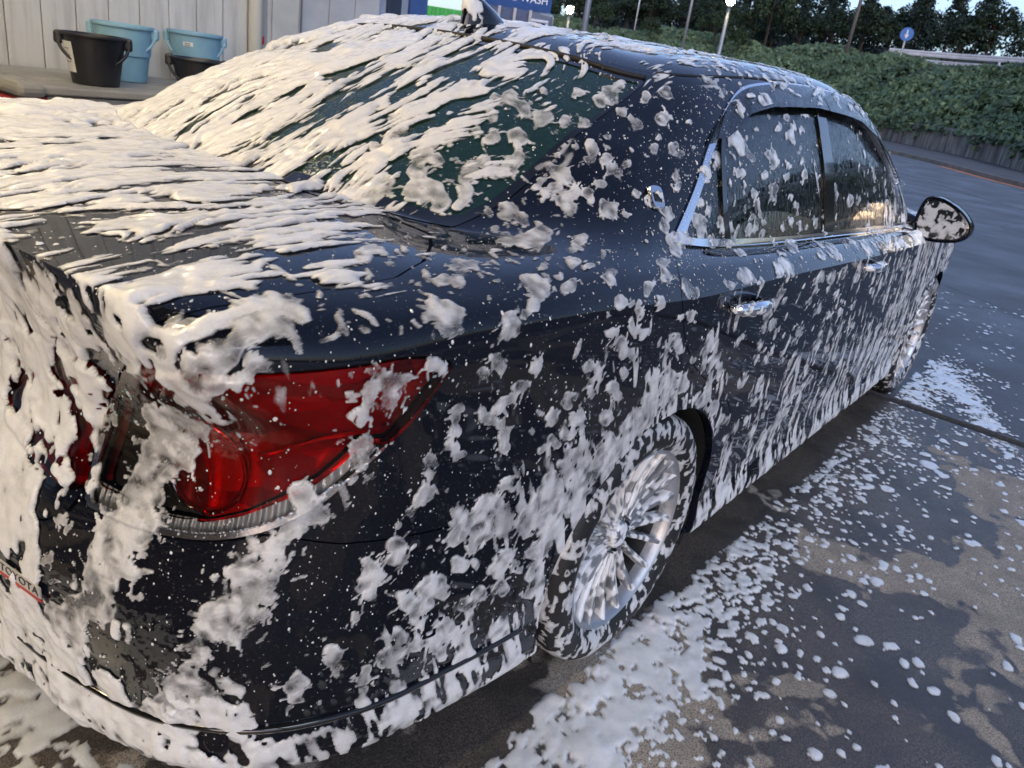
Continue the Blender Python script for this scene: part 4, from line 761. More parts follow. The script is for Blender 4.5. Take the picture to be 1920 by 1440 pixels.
(2.799,0.906,49,21,0.19), (2.797,0.85,36,15,0.11), (2.656,0.867,34,15,0.14), (3.058,0.926,38,16,0.2), (3.16,0.895,55,24,0.16), (3.146,0.839,47,21,0.09), (3.398,0.906,41,18,0.16), (3.424,0.865,34,15,0.11), (1.952,0.83,31,14,0.07),
(2.122,0.799,28,12,-0.05), (2.576,0.762,39,17,-0.19), (2.736,0.753,47,21,-0.18), (3.03,0.723,45,19,-0.18), (3.026,0.773,37,16,-0.16), (2.294,0.855,48,21,0.13), (2.347,0.839,43,19,0.11), (2.256,0.819,29,13,0.09),
(2.039,0.845,38,17,0.1), (2.068,0.825,33,14,0.07), (1.938,0.83,31,14,0.07), (2.293,0.747,35,15,-0.23), (2.261,0.719,35,15,-0.25), (2.253,0.688,33,14,-0.27), (2.314,0.647,34,15,-0.27), (2.254,0.646,26,11,-0.29),
(2.585,0.69,29,13,-0.22), (2.68,0.64,25,11,-0.23), (2.606,0.773,32,14,-0.18), (2.706,0.762,34,15,-0.18), (2.837,0.758,42,18,-0.18), (2.849,0.678,40,17,-0.2), (2.734,0.707,30,13,-0.2), (2.978,0.587,38,16,-0.23),
(3.118,0.591,31,14,-0.22), (2.837,0.595,26,11,-0.24), (2.59,0.576,34,15,-0.27), (2.564,0.547,34,15,-0.29), (2.529,0.607,24,10,-0.26), (2.821,0.528,32,14,-0.27), (2.814,0.492,37,16,-0.29), (2.945,0.504,33,15,-0.28),
(3.226,0.484,36,16,-0.26), (3.313,0.43,37,16,-0.27), (2.101,0.646,25,11,-0.32), (2.084,0.632,22,10,-0.33), (2.263,0.596,27,12,-0.31), (2.265,0.559,31,13,-0.33), (2.354,0.531,32,14,-0.32), (2.371,0.551,23,10,-0.31),
(2.477,0.531,26,11,-0.31), (2.501,0.5,24,10,-0.32), (1.903,0.691,26,11,-0.32), (1.929,0.664,32,14,-0.34), (1.969,0.614,32,14,-0.36), (2.009,0.583,28,12,-0.36), (2.22,0.506,37,16,-0.36), (2.206,0.492,30,13,-0.37),
(2.359,0.47,32,14,-0.36), (2.366,0.444,29,12,-0.37), (2.795,0.415,37,16,-0.33), (2.896,0.363,46,20,-0.34), (2.847,0.354,38,17,-0.35), (2.962,0.45,39,17,-0.3), (3.122,0.392,41,18,-0.3), (2.367,0.411,33,14,-0.38),
(2.501,0.363,30,13,-0.39), (2.498,0.334,28,12,-0.4), (2.43,0.287,34,15,-0.44), (2.357,0.356,29,13,-0.41), (2.289,0.352,28,12,-0.42), (2.724,0.33,45,19,-0.37), (2.729,0.287,42,18,-0.39), (2.778,0.343,38,16,-0.36),
(2.701,0.263,37,16,-0.41), (2.642,0.252,37,16,-0.42), (2.223,0.335,32,14,-0.45), (2.298,0.274,33,14,-0.47)]
COVER = [(0.548,0.645,0), (0.542,0.578,0), (0.575,0.549,0), (0.602,0.68,0.05), (0.637,0.526,0.05), (0.724,0.606,0), (0.794,0.64,0), (0.688,0.68,0.1), (0.521,0.607,0.05), (0.519,0.55,0.2), (-1.155,0.352,0.9), (-1.13,0.127,0.93),
(0.427,0.58,0.88), (0.387,0.495,0.93), (0.521,0.73,0.75), (0.368,0.398,1), (0.613,0.789,0.55), (0.674,0.779,0.7), (0.592,0.81,0.3), (0.525,0.802,0.3), (0.549,0.694,0.55), (0.472,0.614,0.75), (0.462,0.534,0.85), (0.524,0.821,0.2),
(-1.097,0.476,0.9), (0.377,0.757,0.95), (0.479,0.755,0.92), (-1.144,0.258,0.96), (0.469,0.703,0.85), (0.676,0.757,0.7), (0.559,0.763,0.85), (0.446,0.766,0.95), (0.631,0.769,0.8), (0.281,0.698,0.97), (0.314,0.205,1),
(0.414,0.182,1), (0.509,0.109,1), (0.384,0.342,0.8), (0.34,0.073,0.9), (0.497,0.396,0.1), (0.448,0.312,0.15), (0.575,0.342,0.25), (0.618,0.404,0.05), (0.659,0.416,0), (0.666,0.294,0), (0.676,0.104,0.95), (0.594,0.108,1),
(0.752,0.407,0), (0.785,0.506,0), (0.865,0.295,0), (0.545,0.492,0.1), (0.752,0.093,0.8), (-0.402,0.929,0.97), (0.107,0.86,0.9), (-0.013,0.926,0.9), (-0.673,0.986,1), (0.181,0.924,0.85), (-1.186,0.592,0.42), (0.408,0.846,0.48),
(0.415,0.887,0.72), (0.452,0.813,0.22), (0.565,0.839,0.28), (0.498,0.897,0.68), (0.675,0.843,0.62), (0.574,0.911,0.62), (0.667,0.894,0.55), (0.679,0.825,0.5), (0.612,0.818,0.2), (0.685,0.861,0.62), (0.601,0.933,0.62),
(0.758,0.903,0.15), (0.636,0.962,0.3), (-0.047,0.883,0.9), (-0.475,1.043,1), (-0.369,1.142,0.97), (-0.166,1.035,0.95), (-0.046,1.122,0.88), (-0.126,1.261,0.92), (0.144,1.033,0.78), (0.213,1.118,0.84), (0.286,1.005,0.78),
(0.408,1.049,0.72), (0.257,1.19,0.84), (0.419,1.141,0.58), (0.33,1.262,0.84), (0.279,1.356,0.78), (0.104,1.309,0.88), (0.505,1.224,0.46), (0.467,1.345,0.62), (0.624,1.214,0.12), (0.591,1.103,0.3), (0.549,1.053,0.2),
(-0.218,1.414,0.95), (0.071,1.441,0.92), (0.274,1.528,0.8), (0.474,1.538,0.65), (0.959,1.742,0.52), (1.531,1.612,0.48), (2.227,1.536,0.38), (0.645,1.44,0.35), (0.65,1.345,0.22), (0.947,1.46,0.2), (1.349,1.396,0.03),
(2.746,1.54,0.3), (0.883,1.354,0.03), (0.9,1.199,0), (0.817,1.001,0), (1.11,0.817,0), (1.222,1.013,0), (0.944,0.877,0), (0.975,0.795,0), (0.891,0.809,0), (0.849,0.793,0.05), (1.382,0.787,0), (1.15,0.69,0), (1.302,0.508,0.08),
(1.046,0.532,0), (0.966,0.41,0), (1.131,0.351,0.05), (1.274,0.64,0), (0.891,0.686,0), (0.705,0.626,0), (0.979,0.712,0), (0.912,0.009,0.8), (1.109,0.121,0.75), (1.241,0.14,0.7), (0.996,0.124,0.8), (0.777,0.089,0.75),
(1.335,0.147,0.6), (0.985,0.235,0.15), (1.154,0.221,0.2), (0.857,0.217,0.1), (1.284,0.338,0.35), (1.434,0.402,0.5), (1.59,0.495,0.5), (1.352,0.383,0.35), (1.25,0.291,0.15), (1.715,0.559,0.5), (1.528,0.607,0.15),
(3.696,0.344,0.55), (3.572,0.229,0.62), (4.062,0.37,0.68), (4.061,0.59,0.72), (4.141,0.71,0.78), (4.548,0.066,0.8), (2.747,0.065,0.88), (2.35,0.06,0.88), (3.388,0.065,0.88), (3.838,0.084,0.88), (2.552,0.623,0.08),
(2.988,0.431,0.3), (2.576,0.347,0.28), (2.166,0.608,0.05), (2.383,0.241,0.35), (3.096,0.627,0.2), (3.513,0.562,0.45), (1.79,0.748,0), (2.256,0.736,0.03), (2.743,0.857,0.05), (3.353,0.791,0.2), (2.793,0.366,0.35),
(2.626,0.14,0.45), (2.136,0.367,0.3), (2.002,0.512,0.3), (1.715,1.097,0), (2.414,1.238,0), (3.216,1.242,0), (2.423,1.086,0), (3.197,1.067,0.03), (2.107,1.402,0.03), (3.105,1.437,0.05), (3.729,1.321,0.1)]
# ---------------------------------------------------------------- washing foam
def foam_mat(name, ground=False):
    k = NT(name); k.set(rough=.30, spec=.5, coat=.6, coatr=.07); v = k.coord(); a = k.new('Attribute'); a.attribute_name = 'film'
    k.L(k.mix(k.ramp(k.noise(v, 22, 4), [(.3, 0.), (.7, 1.)]), (.80, .80, .79), (.90, .90, .89)), k.b.inputs['Base Color'])
    k.b.inputs['Subsurface Weight'].default_value = .35; k.b.inputs['Subsurface Radius'].default_value = (.006, .006, .006); k.b.inputs['Subsurface Scale'].default_value = 1.
    bub = k.vor(v, 520); h = k.math('MULTIPLY', k.ramp(bub.outputs['Distance'], [(0., 0.), (.35, 1.)]), k.math('GREATER_THAN', bub.outputs['Color'], .35))
    k.L(k.bump(k.math('ADD', k.math('MULTIPLY', h, .35), k.noise(v, 160, 4)), .35, .0016), k.b.inputs['Normal'])
    op = k.math('ADD', k.ramp(a.outputs['Fac'], [(0., .0), (.25, .38), (.60, .84), (1., 1.)]), k.math('MULTIPLY', k.math('SUBTRACT', k.noise(v, 260, 3), .5), .35), clamp=True)
    k.L(op, k.b.inputs['Alpha']); return k.m
M['foam'] = foam_mat('washing_foam')
def sstep(x): x = np.clip(x, 0, 1); return x*x*(3-2*x)
def surface_patch(s, t):
    Gp = body_grid(np.abs(s), t); Gp[s < 0, :, 1] *= -1
    du = np.gradient(Gp, axis=0); dv = np.gradient(Gp, axis=1); N = np.cross(du, dv); N /= np.linalg.norm(N, axis=-1, keepdims=True)+1e-12
    return Gp, N
def base_offset(s, t):
    a = np.abs(s); Q = np.stack([a, t], -1); off = np.full(len(a), .0006)
    m = (a > .45) & (a < 1.15) & (t > .45) & (t < .8); off[m] += .0062*sstep(sd_poly(Q[m], lamp_poly)/.004+.5)
    m = (a < .6) & (t > .45) & (t < .72); off[m] += .0045*sstep(sd_poly(Q[m], inner_poly)/.004+.5)
    m = (a > 1.5) & (a < 4.1) & (t > .95) & (t < 1.52); d = sd_poly(Q[m], dlo_out); di = sd_poly(Q[m], dlo_in)
    vl = np.interp(a[m], [1.78, 1.88, 2.02, 2.10, 2.35, 2.8, 3.0, 3.38, 3.63, 3.79, 3.9], [1.29, 1.295, 1.325, 1.355, 1.378, 1.388, 1.383, 1.372, 1.345, 1.285, 1.2])
    o = np.where((d > 0) & (di < 0), .0055, 0)+np.where((d > .012) & (t[m] > vl) & (a[m] > 1.76), np.clip(.023-.014*np.clip((t[m]-vl)/.09, 0, 1), 0, 1), 0)+np.where((di > 0) & ~((t[m] > vl) & (a[m] > 1.76)), -.0055, 0)
    off[m] += o; return off
CV = np.array(COVER); CVP = np.array([on_car(a, b)[0] for a, b, _ in COVER])
CVM = CV[np.abs(CV[:, 0]) < 9]
# mirror the top cover points so that the far side of roof, glass and boot lid is covered as well
mir = np.array([i for i in range(len(CV)) if CV[i, 0] > .25 and CV[i, 1] > .95 and CV[i, 1] <= 2]); 
CP_all = np.concatenate([CVP, CVP[mir]*[1, -1, 1]]); CC_all = np.concatenate([CV[:, 2], np.maximum(CV[mir, 2], .86)])
near = np.array([np.min(np.linalg.norm(CVP-p, axis=1)) > .28 for p in CVP[mir]*[1, -1, 1]]) if len(mir) else np.zeros(0, bool)
CP_all = np.concatenate([CVP, (CVP[mir]*[1, -1, 1])[near]]); CC_all = np.concatenate([CV[:, 2], np.maximum(CV[mir, 2], .86)[near]])
def cover_at(P):
    num = np.zeros(len(P), np.float32); den = np.zeros(len(P), np.float32)
    for c, w in zip(CP_all, CC_all):
        d2 = ((P-c.astype(np.float32))**2).sum(1); k = 1/(d2+4e-4)**2; num += k*np.float32(w); den += k
    return num/den
frng = np.random.default_rng(77)
def norm_cdf(x): return 1/(1+np.exp(-1.702*x))
# splat list: (s, t, half axis a, half axis b, angle)  -> extended with droplets, tails and random splashes
SPL = []
for s, t, a, b, an in BLOBS:
    a, b = a/1000*1.22, b/1000*1.22
    SPL.append((s, t, a, b, an, 1.))
    side = t < .8
    for _ in range(frng.poisson(1.5)):
        q = frng.uniform(1.1, 2.0); th = frng.uniform(0, 6.28); r = b*frng.uniform(.10, .26); SPL.append((s+a*q*math.cos(th), t+b*q*math.sin(th), r*frng.uniform(1, 1.8), r, frng.uniform(0, 3.14), .8))
    for _ in range(frng.poisson(3.2 if b > .009 else .8)):      # splashed spikes and lobes round the rim
        th = frng.uniform(0, 6.28); q = frng.uniform(.75, 1.05); L_ = b*frng.uniform(.35, .75); e = .5*(a+b)
        SPL.append((s+e*q*math.cos(th), t+b*q*math.sin(th), L_, max(.0022, b*frng.uniform(.10, .22)), th+frng.normal()*.25, .7))
    if side and frng.random() < .38:                       # a run hanging below, or a flicked tail
        L_ = b*frng.uniform(.8, 1.9); SPL.append((s+frng.uniform(-.4, .4)*a, t-b*.6-L_*.45, L_, b*frng.uniform(.10, .2), 1.57+frng.normal()*.22, .85))
        SPL.append((s+frng.uniform(-.9, .9)*a, t-b*1.0, b*.5, b*frng.uniform(.10, .18), 1.57+frng.normal()*.5, .8))
def scatter(n, s0, s1, t0, t1, a, b, ang, dang, dens=None, z=.9):
    for _ in range(n):
        s, t = frng.uniform(s0, s1), frng.uniform(t0, t1)
        if dens and frng.random() > dens(s, t): continue
        f = frng.lognormal(0, .45); SPL.append((s, t, a*f*frng.uniform(.7, 1.5), b*f, ang+frng.normal()*dang, z))
scatter(430, 2.25, 4.75, .14, .80, .020, .0085, 1.35, .5, lambda s, t: .25+.55*sstep((s-2.6)/1.6)*1.0)          # doors: long streaks leaning back
scatter(60, 2.4, 4.1, .80, .98, .012, .010, 1.2, 1.); scatter(160, 2.2, 4.0, .2, .8, .011, .009, 1.4, .8)
scatter(150, 1.75, 3.95, 1.0, 1.47, .011, .008, 1.5, .6)
scatter(130, .72, 2.3, .15, .80, .0060, .004, 1.5, .7); scatter(120, .7, 2.2, .8, 1.45, .0050, .0036, 0, 1.)
scatter(90, -.2, .8, .15, .75, .0065, .004, 1.5, .7); scatter(200, .05, 1.0, .80, .97, .012, .004, 1.5, .6)
scatter(140, 1.5, 3.9, 1.46, 1.75, .016, .008, 0.2, .5)
SPLA = np.array(SPL)
def foam_patch(s, t, name, label, hscale=1.):
    P, N = surface_patch(s, t); ns, nt = len(s), len(t); S2, T2 = np.meshgrid(s, t, indexing='ij')
    Pf = P.reshape(-1, 3).astype(np.float32); Nf = N.reshape(-1, 3); sf, tf = S2.ravel(), T2.ravel()
    topness = sstep((Nf[:, 2]-.25)/.5).astype(np.float32); rearness = sstep((-Nf[:, 0]-.35)/.4).astype(np.float32)*(1-topness)
    cov = cover_at(Pf); cov = cov-(.09+.10*sstep((Pf[:, 0]-.45)/.2))*topness*np.clip(cov*3, 0, 1)*np.clip((1.02-cov)*9, .25, 1)
    cov = np.where((Pf[:, 0] > 1.5) & (topness < .5) & (Pf[:, 2] > .26), cov*.64, cov)
    # streak noise: fore-aft on the upper surfaces, downwards on the sides, rounder on the tail
    wy = Pf[:, 1]+.085*noise3(Pf, (.35, .12, .35), 3)+.03*(Pf[:, 0]-.4)*noise3(Pf, (.5, .25, .5), 4)
    Pw = np.stack([Pf[:, 0], wy, Pf[:, 2]], -1)
    ntop = .85*fbm(Pw, (.15, .014, .15), 11, 3, .62)+.80*noise3(Pf, (.10, .05, .10), 12)+.40*noise3(Pf, (.028, .010, .028), 13)
    nside = fbm(Pf+np.stack([Pf[:, 2]*.35, 0*wy, 0*wy], -1), (.026, .03, .085), 21, 3, .6)
    nrear = fbm(Pf, (.06, .045, .07), 31, 3, .6)+.35*noise3(Pf, .018, 32)
    nz = (ntop*topness/.60+nside*(1-topness-rearness)/.44+nrear*rearness/.48)
    u = norm_cdf(nz); Fn = (u-(1-cov))
    Fn = np.where(cov < .02, -.3, Fn)
    # splats in a warped domain
    wv = np.stack([noise3(Pf, .030, 41)*.0100+noise3(Pf, .012, 44)*.0026, noise3(Pf, .030, 42)*.0100+noise3(Pf, .012, 45)*.0026, noise3(Pf, .030, 43)*.0100+noise3(Pf, .012, 46)*.0026], -1)
    Pv = (Pf+wv).reshape(ns, nt, 3); Fs = np.zeros((ns, nt), np.float32); Hs = np.zeros((ns, nt), np.float32)
    for a_s, a_t, a, b, an, hz in SPLA:
        if a_s < s[0]-.1 or a_s > s[-1]+.1 or a_t < t[0]-.05 or a_t > t[-1]+.05: continue
        c, uu, vv, nn = on_car(a_s, a_t); vv = np.cross(nn, uu)*(1 if a_s >= 0 else -1)
        e1 = uu*math.cos(an)+vv*math.sin(an); e2 = np.cross(nn, e1)
        Rm = max(a, b)*1.05+.012
        i0 = np.searchsorted(s, a_s); j0 = min(np.searchsorted(t, a_t), nt-1); i0 = min(i0, ns-1)
        # step sizes in metres near the centre
        ii = min(max(i0, 1), ns-2); jj = min(max(j0, 1), nt-2); di = np.linalg.norm(P[ii+1, jj]-P[ii, jj])+1e-6; dj = np.linalg.norm(P[ii, jj+1]-P[ii, jj])+1e-6
        wi, wj = int(Rm/di*1.25)+2, int(Rm/dj*1.25)+2; sl = (slice(max(0, i0-wi), i0+wi+1), slice(max(0, j0-wj), j0+wj+1))
        d = Pv[sl]-c.astype(np.float32); r2 = ((d@e1)/a)**2+((d@e2)/b)**2+((d@nn)/(.6*a+.02))**2
        k = np.clip(1-r2, 0, 1)**2; Fs[sl] += k; Hs[sl] = np.maximum(Hs[sl], k*min(1., .35+b/.022)*hz)
    Fs = Fs.ravel()-.13; Hs = Hs.ravel()
    rip = noise3(Pf, .016, 51); rip2 = noise3(Pf, .045, 52); tiny = noise3(Pf, .006, 53)
    # clip field and thickness
    f = np.maximum(Fn*1.2, Fs)
    gs = np.sqrt(np.clip(Fs/.20, 0, 1)); gn = np.sqrt(np.clip(Fn/.22, 0, 1))
    lump = np.clip(noise3(Pf, (.09, .040, .06), 61)-.22, 0, 1)
    rimS = np.exp(-((Fs-.16)/.14)**2)*np.clip(Hs*1.6, .3, 1)                # thicker bead just inside the edge
    hN = gn*(.0020+.0016*topness+.0024*rearness)*(1+.50*rip2+.50*rip)+gn*gn*lump*(.010*topness+.009*rearness+.002)+gn*np.clip(Fn-.2, 0, 1)*.006*topness+gn*.026*topness*sstep((Pf[:, 1]-.30)/.40)*(1+.35*rip2)
    hS = gs*(.0010+.0022*np.sqrt(np.clip(Hs, 0, 1)))*(.75+.55*rimS+.55*rip+.45*rip2)+.0005*tiny*gs
    h = np.maximum(np.maximum(hN, hS), 0)+.0004*np.maximum(gs, gn)
    hole = np.clip(noise3(Pf, .0095, 71)-.50, 0, 1)*1.9; Fs = Fs-hole*(1-.5*topness)*.9; Fn = Fn-hole*.35*(1-.75*topness); f = np.maximum(Fn*1.2, Fs)
    film = np.maximum(np.clip(Fs/.10, 0, 1)*np.clip(.34+.42*rimS+.34*rip+.22*rip2+.25*np.clip(Fs-.6, 0, 1), .10, 1), np.clip(Fn/.07, 0, 1)*np.clip(.40+.38*topness+.26*rearness+.30*rip+.25*rip2+.6*np.clip(Fn, 0, 1), .12, 1))
    f = np.minimum(f, arch(np.where((Pf[:, 1:2] > 0), Pf*np.array([1, -1, 1], np.float32), Pf))*40)
    av = np.abs(sf); vlz = np.interp(av, [1.78, 1.88, 2.02, 2.10, 2.35, 2.8, 3.0, 3.38, 3.63, 3.79, 3.9], [1.29, 1.295, 1.325, 1.355, 1.378, 1.388, 1.383, 1.372, 1.345, 1.285, 1.2])
    f = np.where((av > 1.74) & (av < 3.93) & (np.abs(tf-vlz) < .05), np.minimum(f, (np.abs(tf-vlz)-.009)*40), f)
    Tg = grid_tris(ns, nt)
    # drop triangles far from any foam before clipping
    keep = (f[Tg] > 0).any(1); Tg = Tg[keep]
    Vd = Pf+Nf*(h+base_offset(sf, tf))[:, None]
    T2_, V2, fl = clip(Tg, f.astype(np.float64), Vd.astype(np.float64), film.astype(np.float64))
    o = mobj(name, V2, T2_, M['foam'], None, True, {'film': fl})
    tag(o, label, 'foam', kind='stuff'); return o, len(T2_)
def tgrid(k): return np.unique(np.concatenate([np.linspace(.045, .80, int(.86/k)), np.linspace(.80, 1.0, int(.50/k)), np.linspace(1.0, 1.5, int(.80/k)), np.linspace(1.5, 2.0, int(.36/k))]))
NTRI = []
NTRI.append(foam_patch(np.arange(-.95, 1.95, .0030), tgrid(.0032), 'foam', 'thick white washing foam spread over the boot, tail, rear glass and rear quarter of the car')[1])
NTRI.append(foam_patch(np.arange(1.948, 4.95, .0055), tgrid(.0060), 'foam', 'white washing foam spattered over the doors, side windows and front wing of the car')[1])
NTRI.append(foam_patch(np.arange(-4.2, -.948, .012), np.linspace(1.0, 2.0, 130), 'foam', 'white washing foam on the far side of the car roof')[1])
print('foam tris', NTRI)
# fine white flecks: low domes on the paint
def flecks(n, name, label):
    ang = np.linspace(0, 2*np.pi, 6, endpoint=False); V = []; F = []
    pts = []
    for _ in range(n):
        q = frng.random()
        if q < .45: s, t = frng.uniform(-.1, 1.5), frng.uniform(.10, .82)
        elif q < .65: s, t = frng.uniform(.3, 1.9), frng.uniform(.8, 1.45)
        elif q < .85: s, t = frng.uniform(1.5, 3.0), frng.uniform(.15, 1.3)
        else: s, t = frng.uniform(-.4, .8), frng.uniform(.8, .99)
        pts.append((s, t))
    pts = np.array(pts); base = base_offset(pts[:, 0], pts[:, 1])
    ok = [i for i in range(n)]
    A = np.zeros((n, 4, 3))
    for i in ok:
        c, u, v, nn = on_car(pts[i, 0], pts[i, 1]); A[i] = c, u, np.cross(nn, u), nn
    keep = arch(A[:, 0]) > .004; A = A[keep]; base = base[keep]; n = len(A)
    r = frng.lognormal(math.log(.0009), .42, n)[:, None]; st = frng.uniform(1, 1.7, n)[:, None]
    ring = [A[:, 0]+A[:, 1]*r*math.cos(a)+A[:, 2]*r*st*math.sin(a)+A[:, 3]*(base[:, None]) for a in ang]; mid = [A[:, 0]+A[:, 1]*r*.6*math.cos(a)+A[:, 2]*r*.6*st*math.sin(a)+A[:, 3]*(base[:, None]+r*.5) for a in ang]; top_ = A[:, 0]+A[:, 3]*(base[:, None]+r*.65)
    V = np.stack(ring+mid+[top_], 1).reshape(-1, 3); i = np.arange(n)[:, None]*13; F = []
    for k in range(6):
        k2 = (k+1) % 6; F += [i+[k, k2, 6+k2], i+[k, 6+k2, 6+k], i+[6+k, 6+k2, 12]]
    o = mobj(name, V, np.concatenate(F), M['foam'], None, True, {'film': np.ones(len(V))}); tag(o, label, 'foam', kind='stuff')
flecks(5200, 'foam_flecks', 'tiny white flecks of foam sprinkled over the dark paint and lamp')
# generic coat: offsets a finely divided mesh along its normals and cuts it by 3D noise
def coat(objs, name, label, cov, scale, hgt, sub=0, seed=90, sel=None, film=.9):
    Vs = []; Ts = []; n0 = 0
    for o in objs:
        bm = bmesh.new(); bm.from_mesh(o.data); bmesh.ops.triangulate(bm, faces=bm.faces[:])
        for _ in range(sub): bmesh.ops.subdivide_edges(bm, edges=[e for e in bm.edges if e.calc_length() > .008], cuts=1, use_grid_fill=True); bmesh.ops.triangulate(bm, faces=bm.faces[:])
        bm.normal_update(); mw = np.array(o.matrix_world); V = np.array([v.co for v in bm.verts]); V = V@mw[:3, :3].T+mw[:3, 3]; T = np.array([[v.index for v in f.verts] for f in bm.faces]); bm.free()
        Vs.append(V); Ts.append(T+n0); n0 += len(V)
    V = np.concatenate(Vs); T = np.concatenate(Ts); N = vnormals(V, T); Pf = V.astype(np.float32)
    nz = fbm(Pf, scale, seed, 3, .6)/.5; f = norm_cdf(nz)-(1-cov)
    if sel is not None: f = np.minimum(f, sel(V, N))
    g = np.sqrt(np.clip(f/.35, 0, 1)); h = hgt*g*(1+.5*noise3(Pf, np.asarray(scale)*.6, seed+5))+.0008
    T2_, V2, fl = clip(T, f, V+N*h[:, None], np.clip(g*film+.1, 0, 1)); o = mobj(name, V2, T2_, M['foam'], None, True, {'film': fl}); return tag(o, label, 'foam', kind='stuff')
bpy.context.view_layer.update()
for w, nm in ((wheels[0], 'rear'), (wheels[1], 'front')):
    ch = {c.name.split('.')[0]: c for c in w.children}; sp = [c for c in w.children if c.name.startswith(('spoke', 'hub'))]
    outer = lambda V, N: np.where(N[:, 1] < .55, 1., -1.)
    coat(sp+[ch['rim']], 'foam', 'white foam clinging to the spokes of the %s wheel' % nm, .62, .014, .0012, 1, 91, lambda V, N: np.minimum(np.where(N[:, 1] < .35, 1., -1.), (-.80-V[:, 1])*20))
    coat([ch['tyre']], 'foam', 'white foam smeared on the %s tyre wall' % nm, .50, (.014, .02, .02), .0014, 2 if nm == 'rear' else 1, 97, lambda V, N: np.minimum((-.80-V[:, 1])*20, (V[:, 2]-.03)*20), .42)
mir_o = [c for c in car.children if c.name.startswith('door_mirror')][0]
mc = {c.name.split('.')[0]: c for c in mir_o.children}
coat([mc['mirror_housing']], 'foam', 'flecks of foam on the door mirror housing', .16, .014, .003, 2, 101)
coat([mc['mirror_glass']], 'foam', 'smears of foam across the door mirror glass', .75, .020, .0010, 4, 103, None, .30)
hn = [c for d in (rdo[0], fdo[0]) for c in d.children if c.name.startswith('door_handle')]
coat(hn, 'foam', 'dabs of foam on the chrome door handles', .33, .018, .003, 2, 105)
fin_o = [c for c in car.children if c.name.startswith('antenna_fin')][0]
coat([fin_o], 'foam', 'foam heaped against the rear of the roof antenna', .55, .03, .004, 3, 107, lambda V, N: np.minimum((1.318-V[:, 0])*20+.25*noise3(V.astype(np.float32), .02, 5), 9))
em_o = em.children[0]; coat([em_o], 'foam', 'foam half covering the pillar emblem', .5, .02, .003, 3, 109)
# foam on the ground
def ground_foam(x, y, name, label, dens, splats):
    X_, Y_ = np.meshgrid(x, y, indexing='ij'); P = np.stack([X_, Y_, 0*X_], -1).reshape(-1, 3).astype(np.float32)
    wv = np.stack([noise3(P, .03, 141)*.005+noise3(P, .012, 142)*.0022, noise3(P, .03, 143)*.005+noise3(P, .012, 144)*.0022, 0*P[:, 0]], -1); Pv = (P+wv).reshape(len(x), len(y), 3)
    cov = dens(P); nz = fbm(P, (.05, .040, .05), 151, 3, .62)/.5; cn = np.clip((cov-.52)*2.1, 0, .97); Fn = norm_cdf(nz)-(1-cn); Fn = np.where(cn < .01, -.3, Fn)
    F = np.zeros((len(x), len(y)), np.float32); dx, dy = x[1]-x[0], y[1]-y[0]
    for cx, cy, a, b, an in splats:
        i0, j0 = int((cx-x[0])/dx), int((cy-y[0])/dy); w = int((max(a, b)+.012)/dx)+2; w2 = int((max(a, b)+.012)/dy)+2
        if i0+w < 0 or j0+w2 < 0 or i0-w >= len(x) or j0-w2 >= len(y): continue
        sl = (slice(max(0, i0-w), max(0, i0+w+1)), slice(max(0, j0-w2), max(0, j0+w2+1))); d = Pv[sl][..., :2]-np.array([cx, cy], np.float32); c_, s_ = math.cos(an), math.sin(an)
        r2 = ((d[..., 0]*c_+d[..., 1]*s_)/a)**2+((-d[..., 0]*s_+d[..., 1]*c_)/b)**2; F[sl] += np.clip(1-r2, 0, 1)**2
    Fs = F.ravel()-.13; f = np.maximum(Fn*1.3, Fs); f = np.minimum(f, (np.abs(P[:, 0]-3.91)-.047)*30); g = np.sqrt(np.clip(f/.4, 0, 1)); lump = np.clip(noise3(P, .10, 161), 0, 1)
    h = g*(.0018+.0016*g)*(1+.4*noise3(P, .025, 162))+g*g*lump*.010*np.clip((cov-.5)*2, 0, 1)+.0006
    V = P+np.stack([0*h, 0*h, h], -1); Tg = grid_tris(len(x), len(y)); Tg = Tg[(f[Tg] > 0).any(1)]
    T2_, V2, fl = clip(Tg, f.astype(np.float64), V.astype(np.float64), np.clip(g*(.95+.3*noise3(P, .02, 163)), 0, 1).astype(np.float64)); o = mobj(name, V2, T2_, M['foam'], None, True, {'film': fl}); tag(o, label, 'foam', kind='stuff'); return len(T2_)
def trail(P):
    """heavy foam by the rear tyre, thinning forwards along the sill and away from the car"""
    x, y = P[:, 0], P[:, 1]
    edge = np.interp(x, [.2, .5, .9, 1.3, 1.7, 2.4, 3.2, 3.8, 4.3, 5.2], [-.95, -.94, -.93, -.92, -.92, -.94, -.95, -.95, -.93, -.90]); wid = np.interp(x, [.2, .6, 1.0, 1.5, 2.2, 3.2, 3.8, 4.4, 5.2], [.16, .22, .24, .21, .16, .13, .12, .22, .16])
    core = np.exp(-np.clip(edge-wid*.35-y, 0, 9)**2/(wid*.75)**2)*sstep((edge+.10-y)/.12+.2); amp = np.interp(x, [.1, .4, .8, 1.3, 1.8, 2.6, 3.4, 3.8, 4.2, 4.8, 5.6], [.15, .66, .93, .90, .64, .62, .60, .60, .85, .72, .1])
    lx = (x-4.45)*.90-(y+1.14)*.43*-1*-1; ly = (y+1.14)*.90-(x-4.45)*.43; fr = np.exp(-((lx/.62)**2+(ly/.11)**2))*1.05
    return np.clip(np.maximum(core*amp, fr)+.10*noise3(P, .25, 171)*(core > .1), 0, .97).astype(np.float32)
gs_ = []
_tp = np.stack([frng.uniform(.2, 5.2, 30000), frng.uniform(-2.0, -.9, 30000), np.zeros(30000)], -1).astype(np.float32); _tp = _tp[frng.random(30000) < trail(_tp)**1.6*.62]
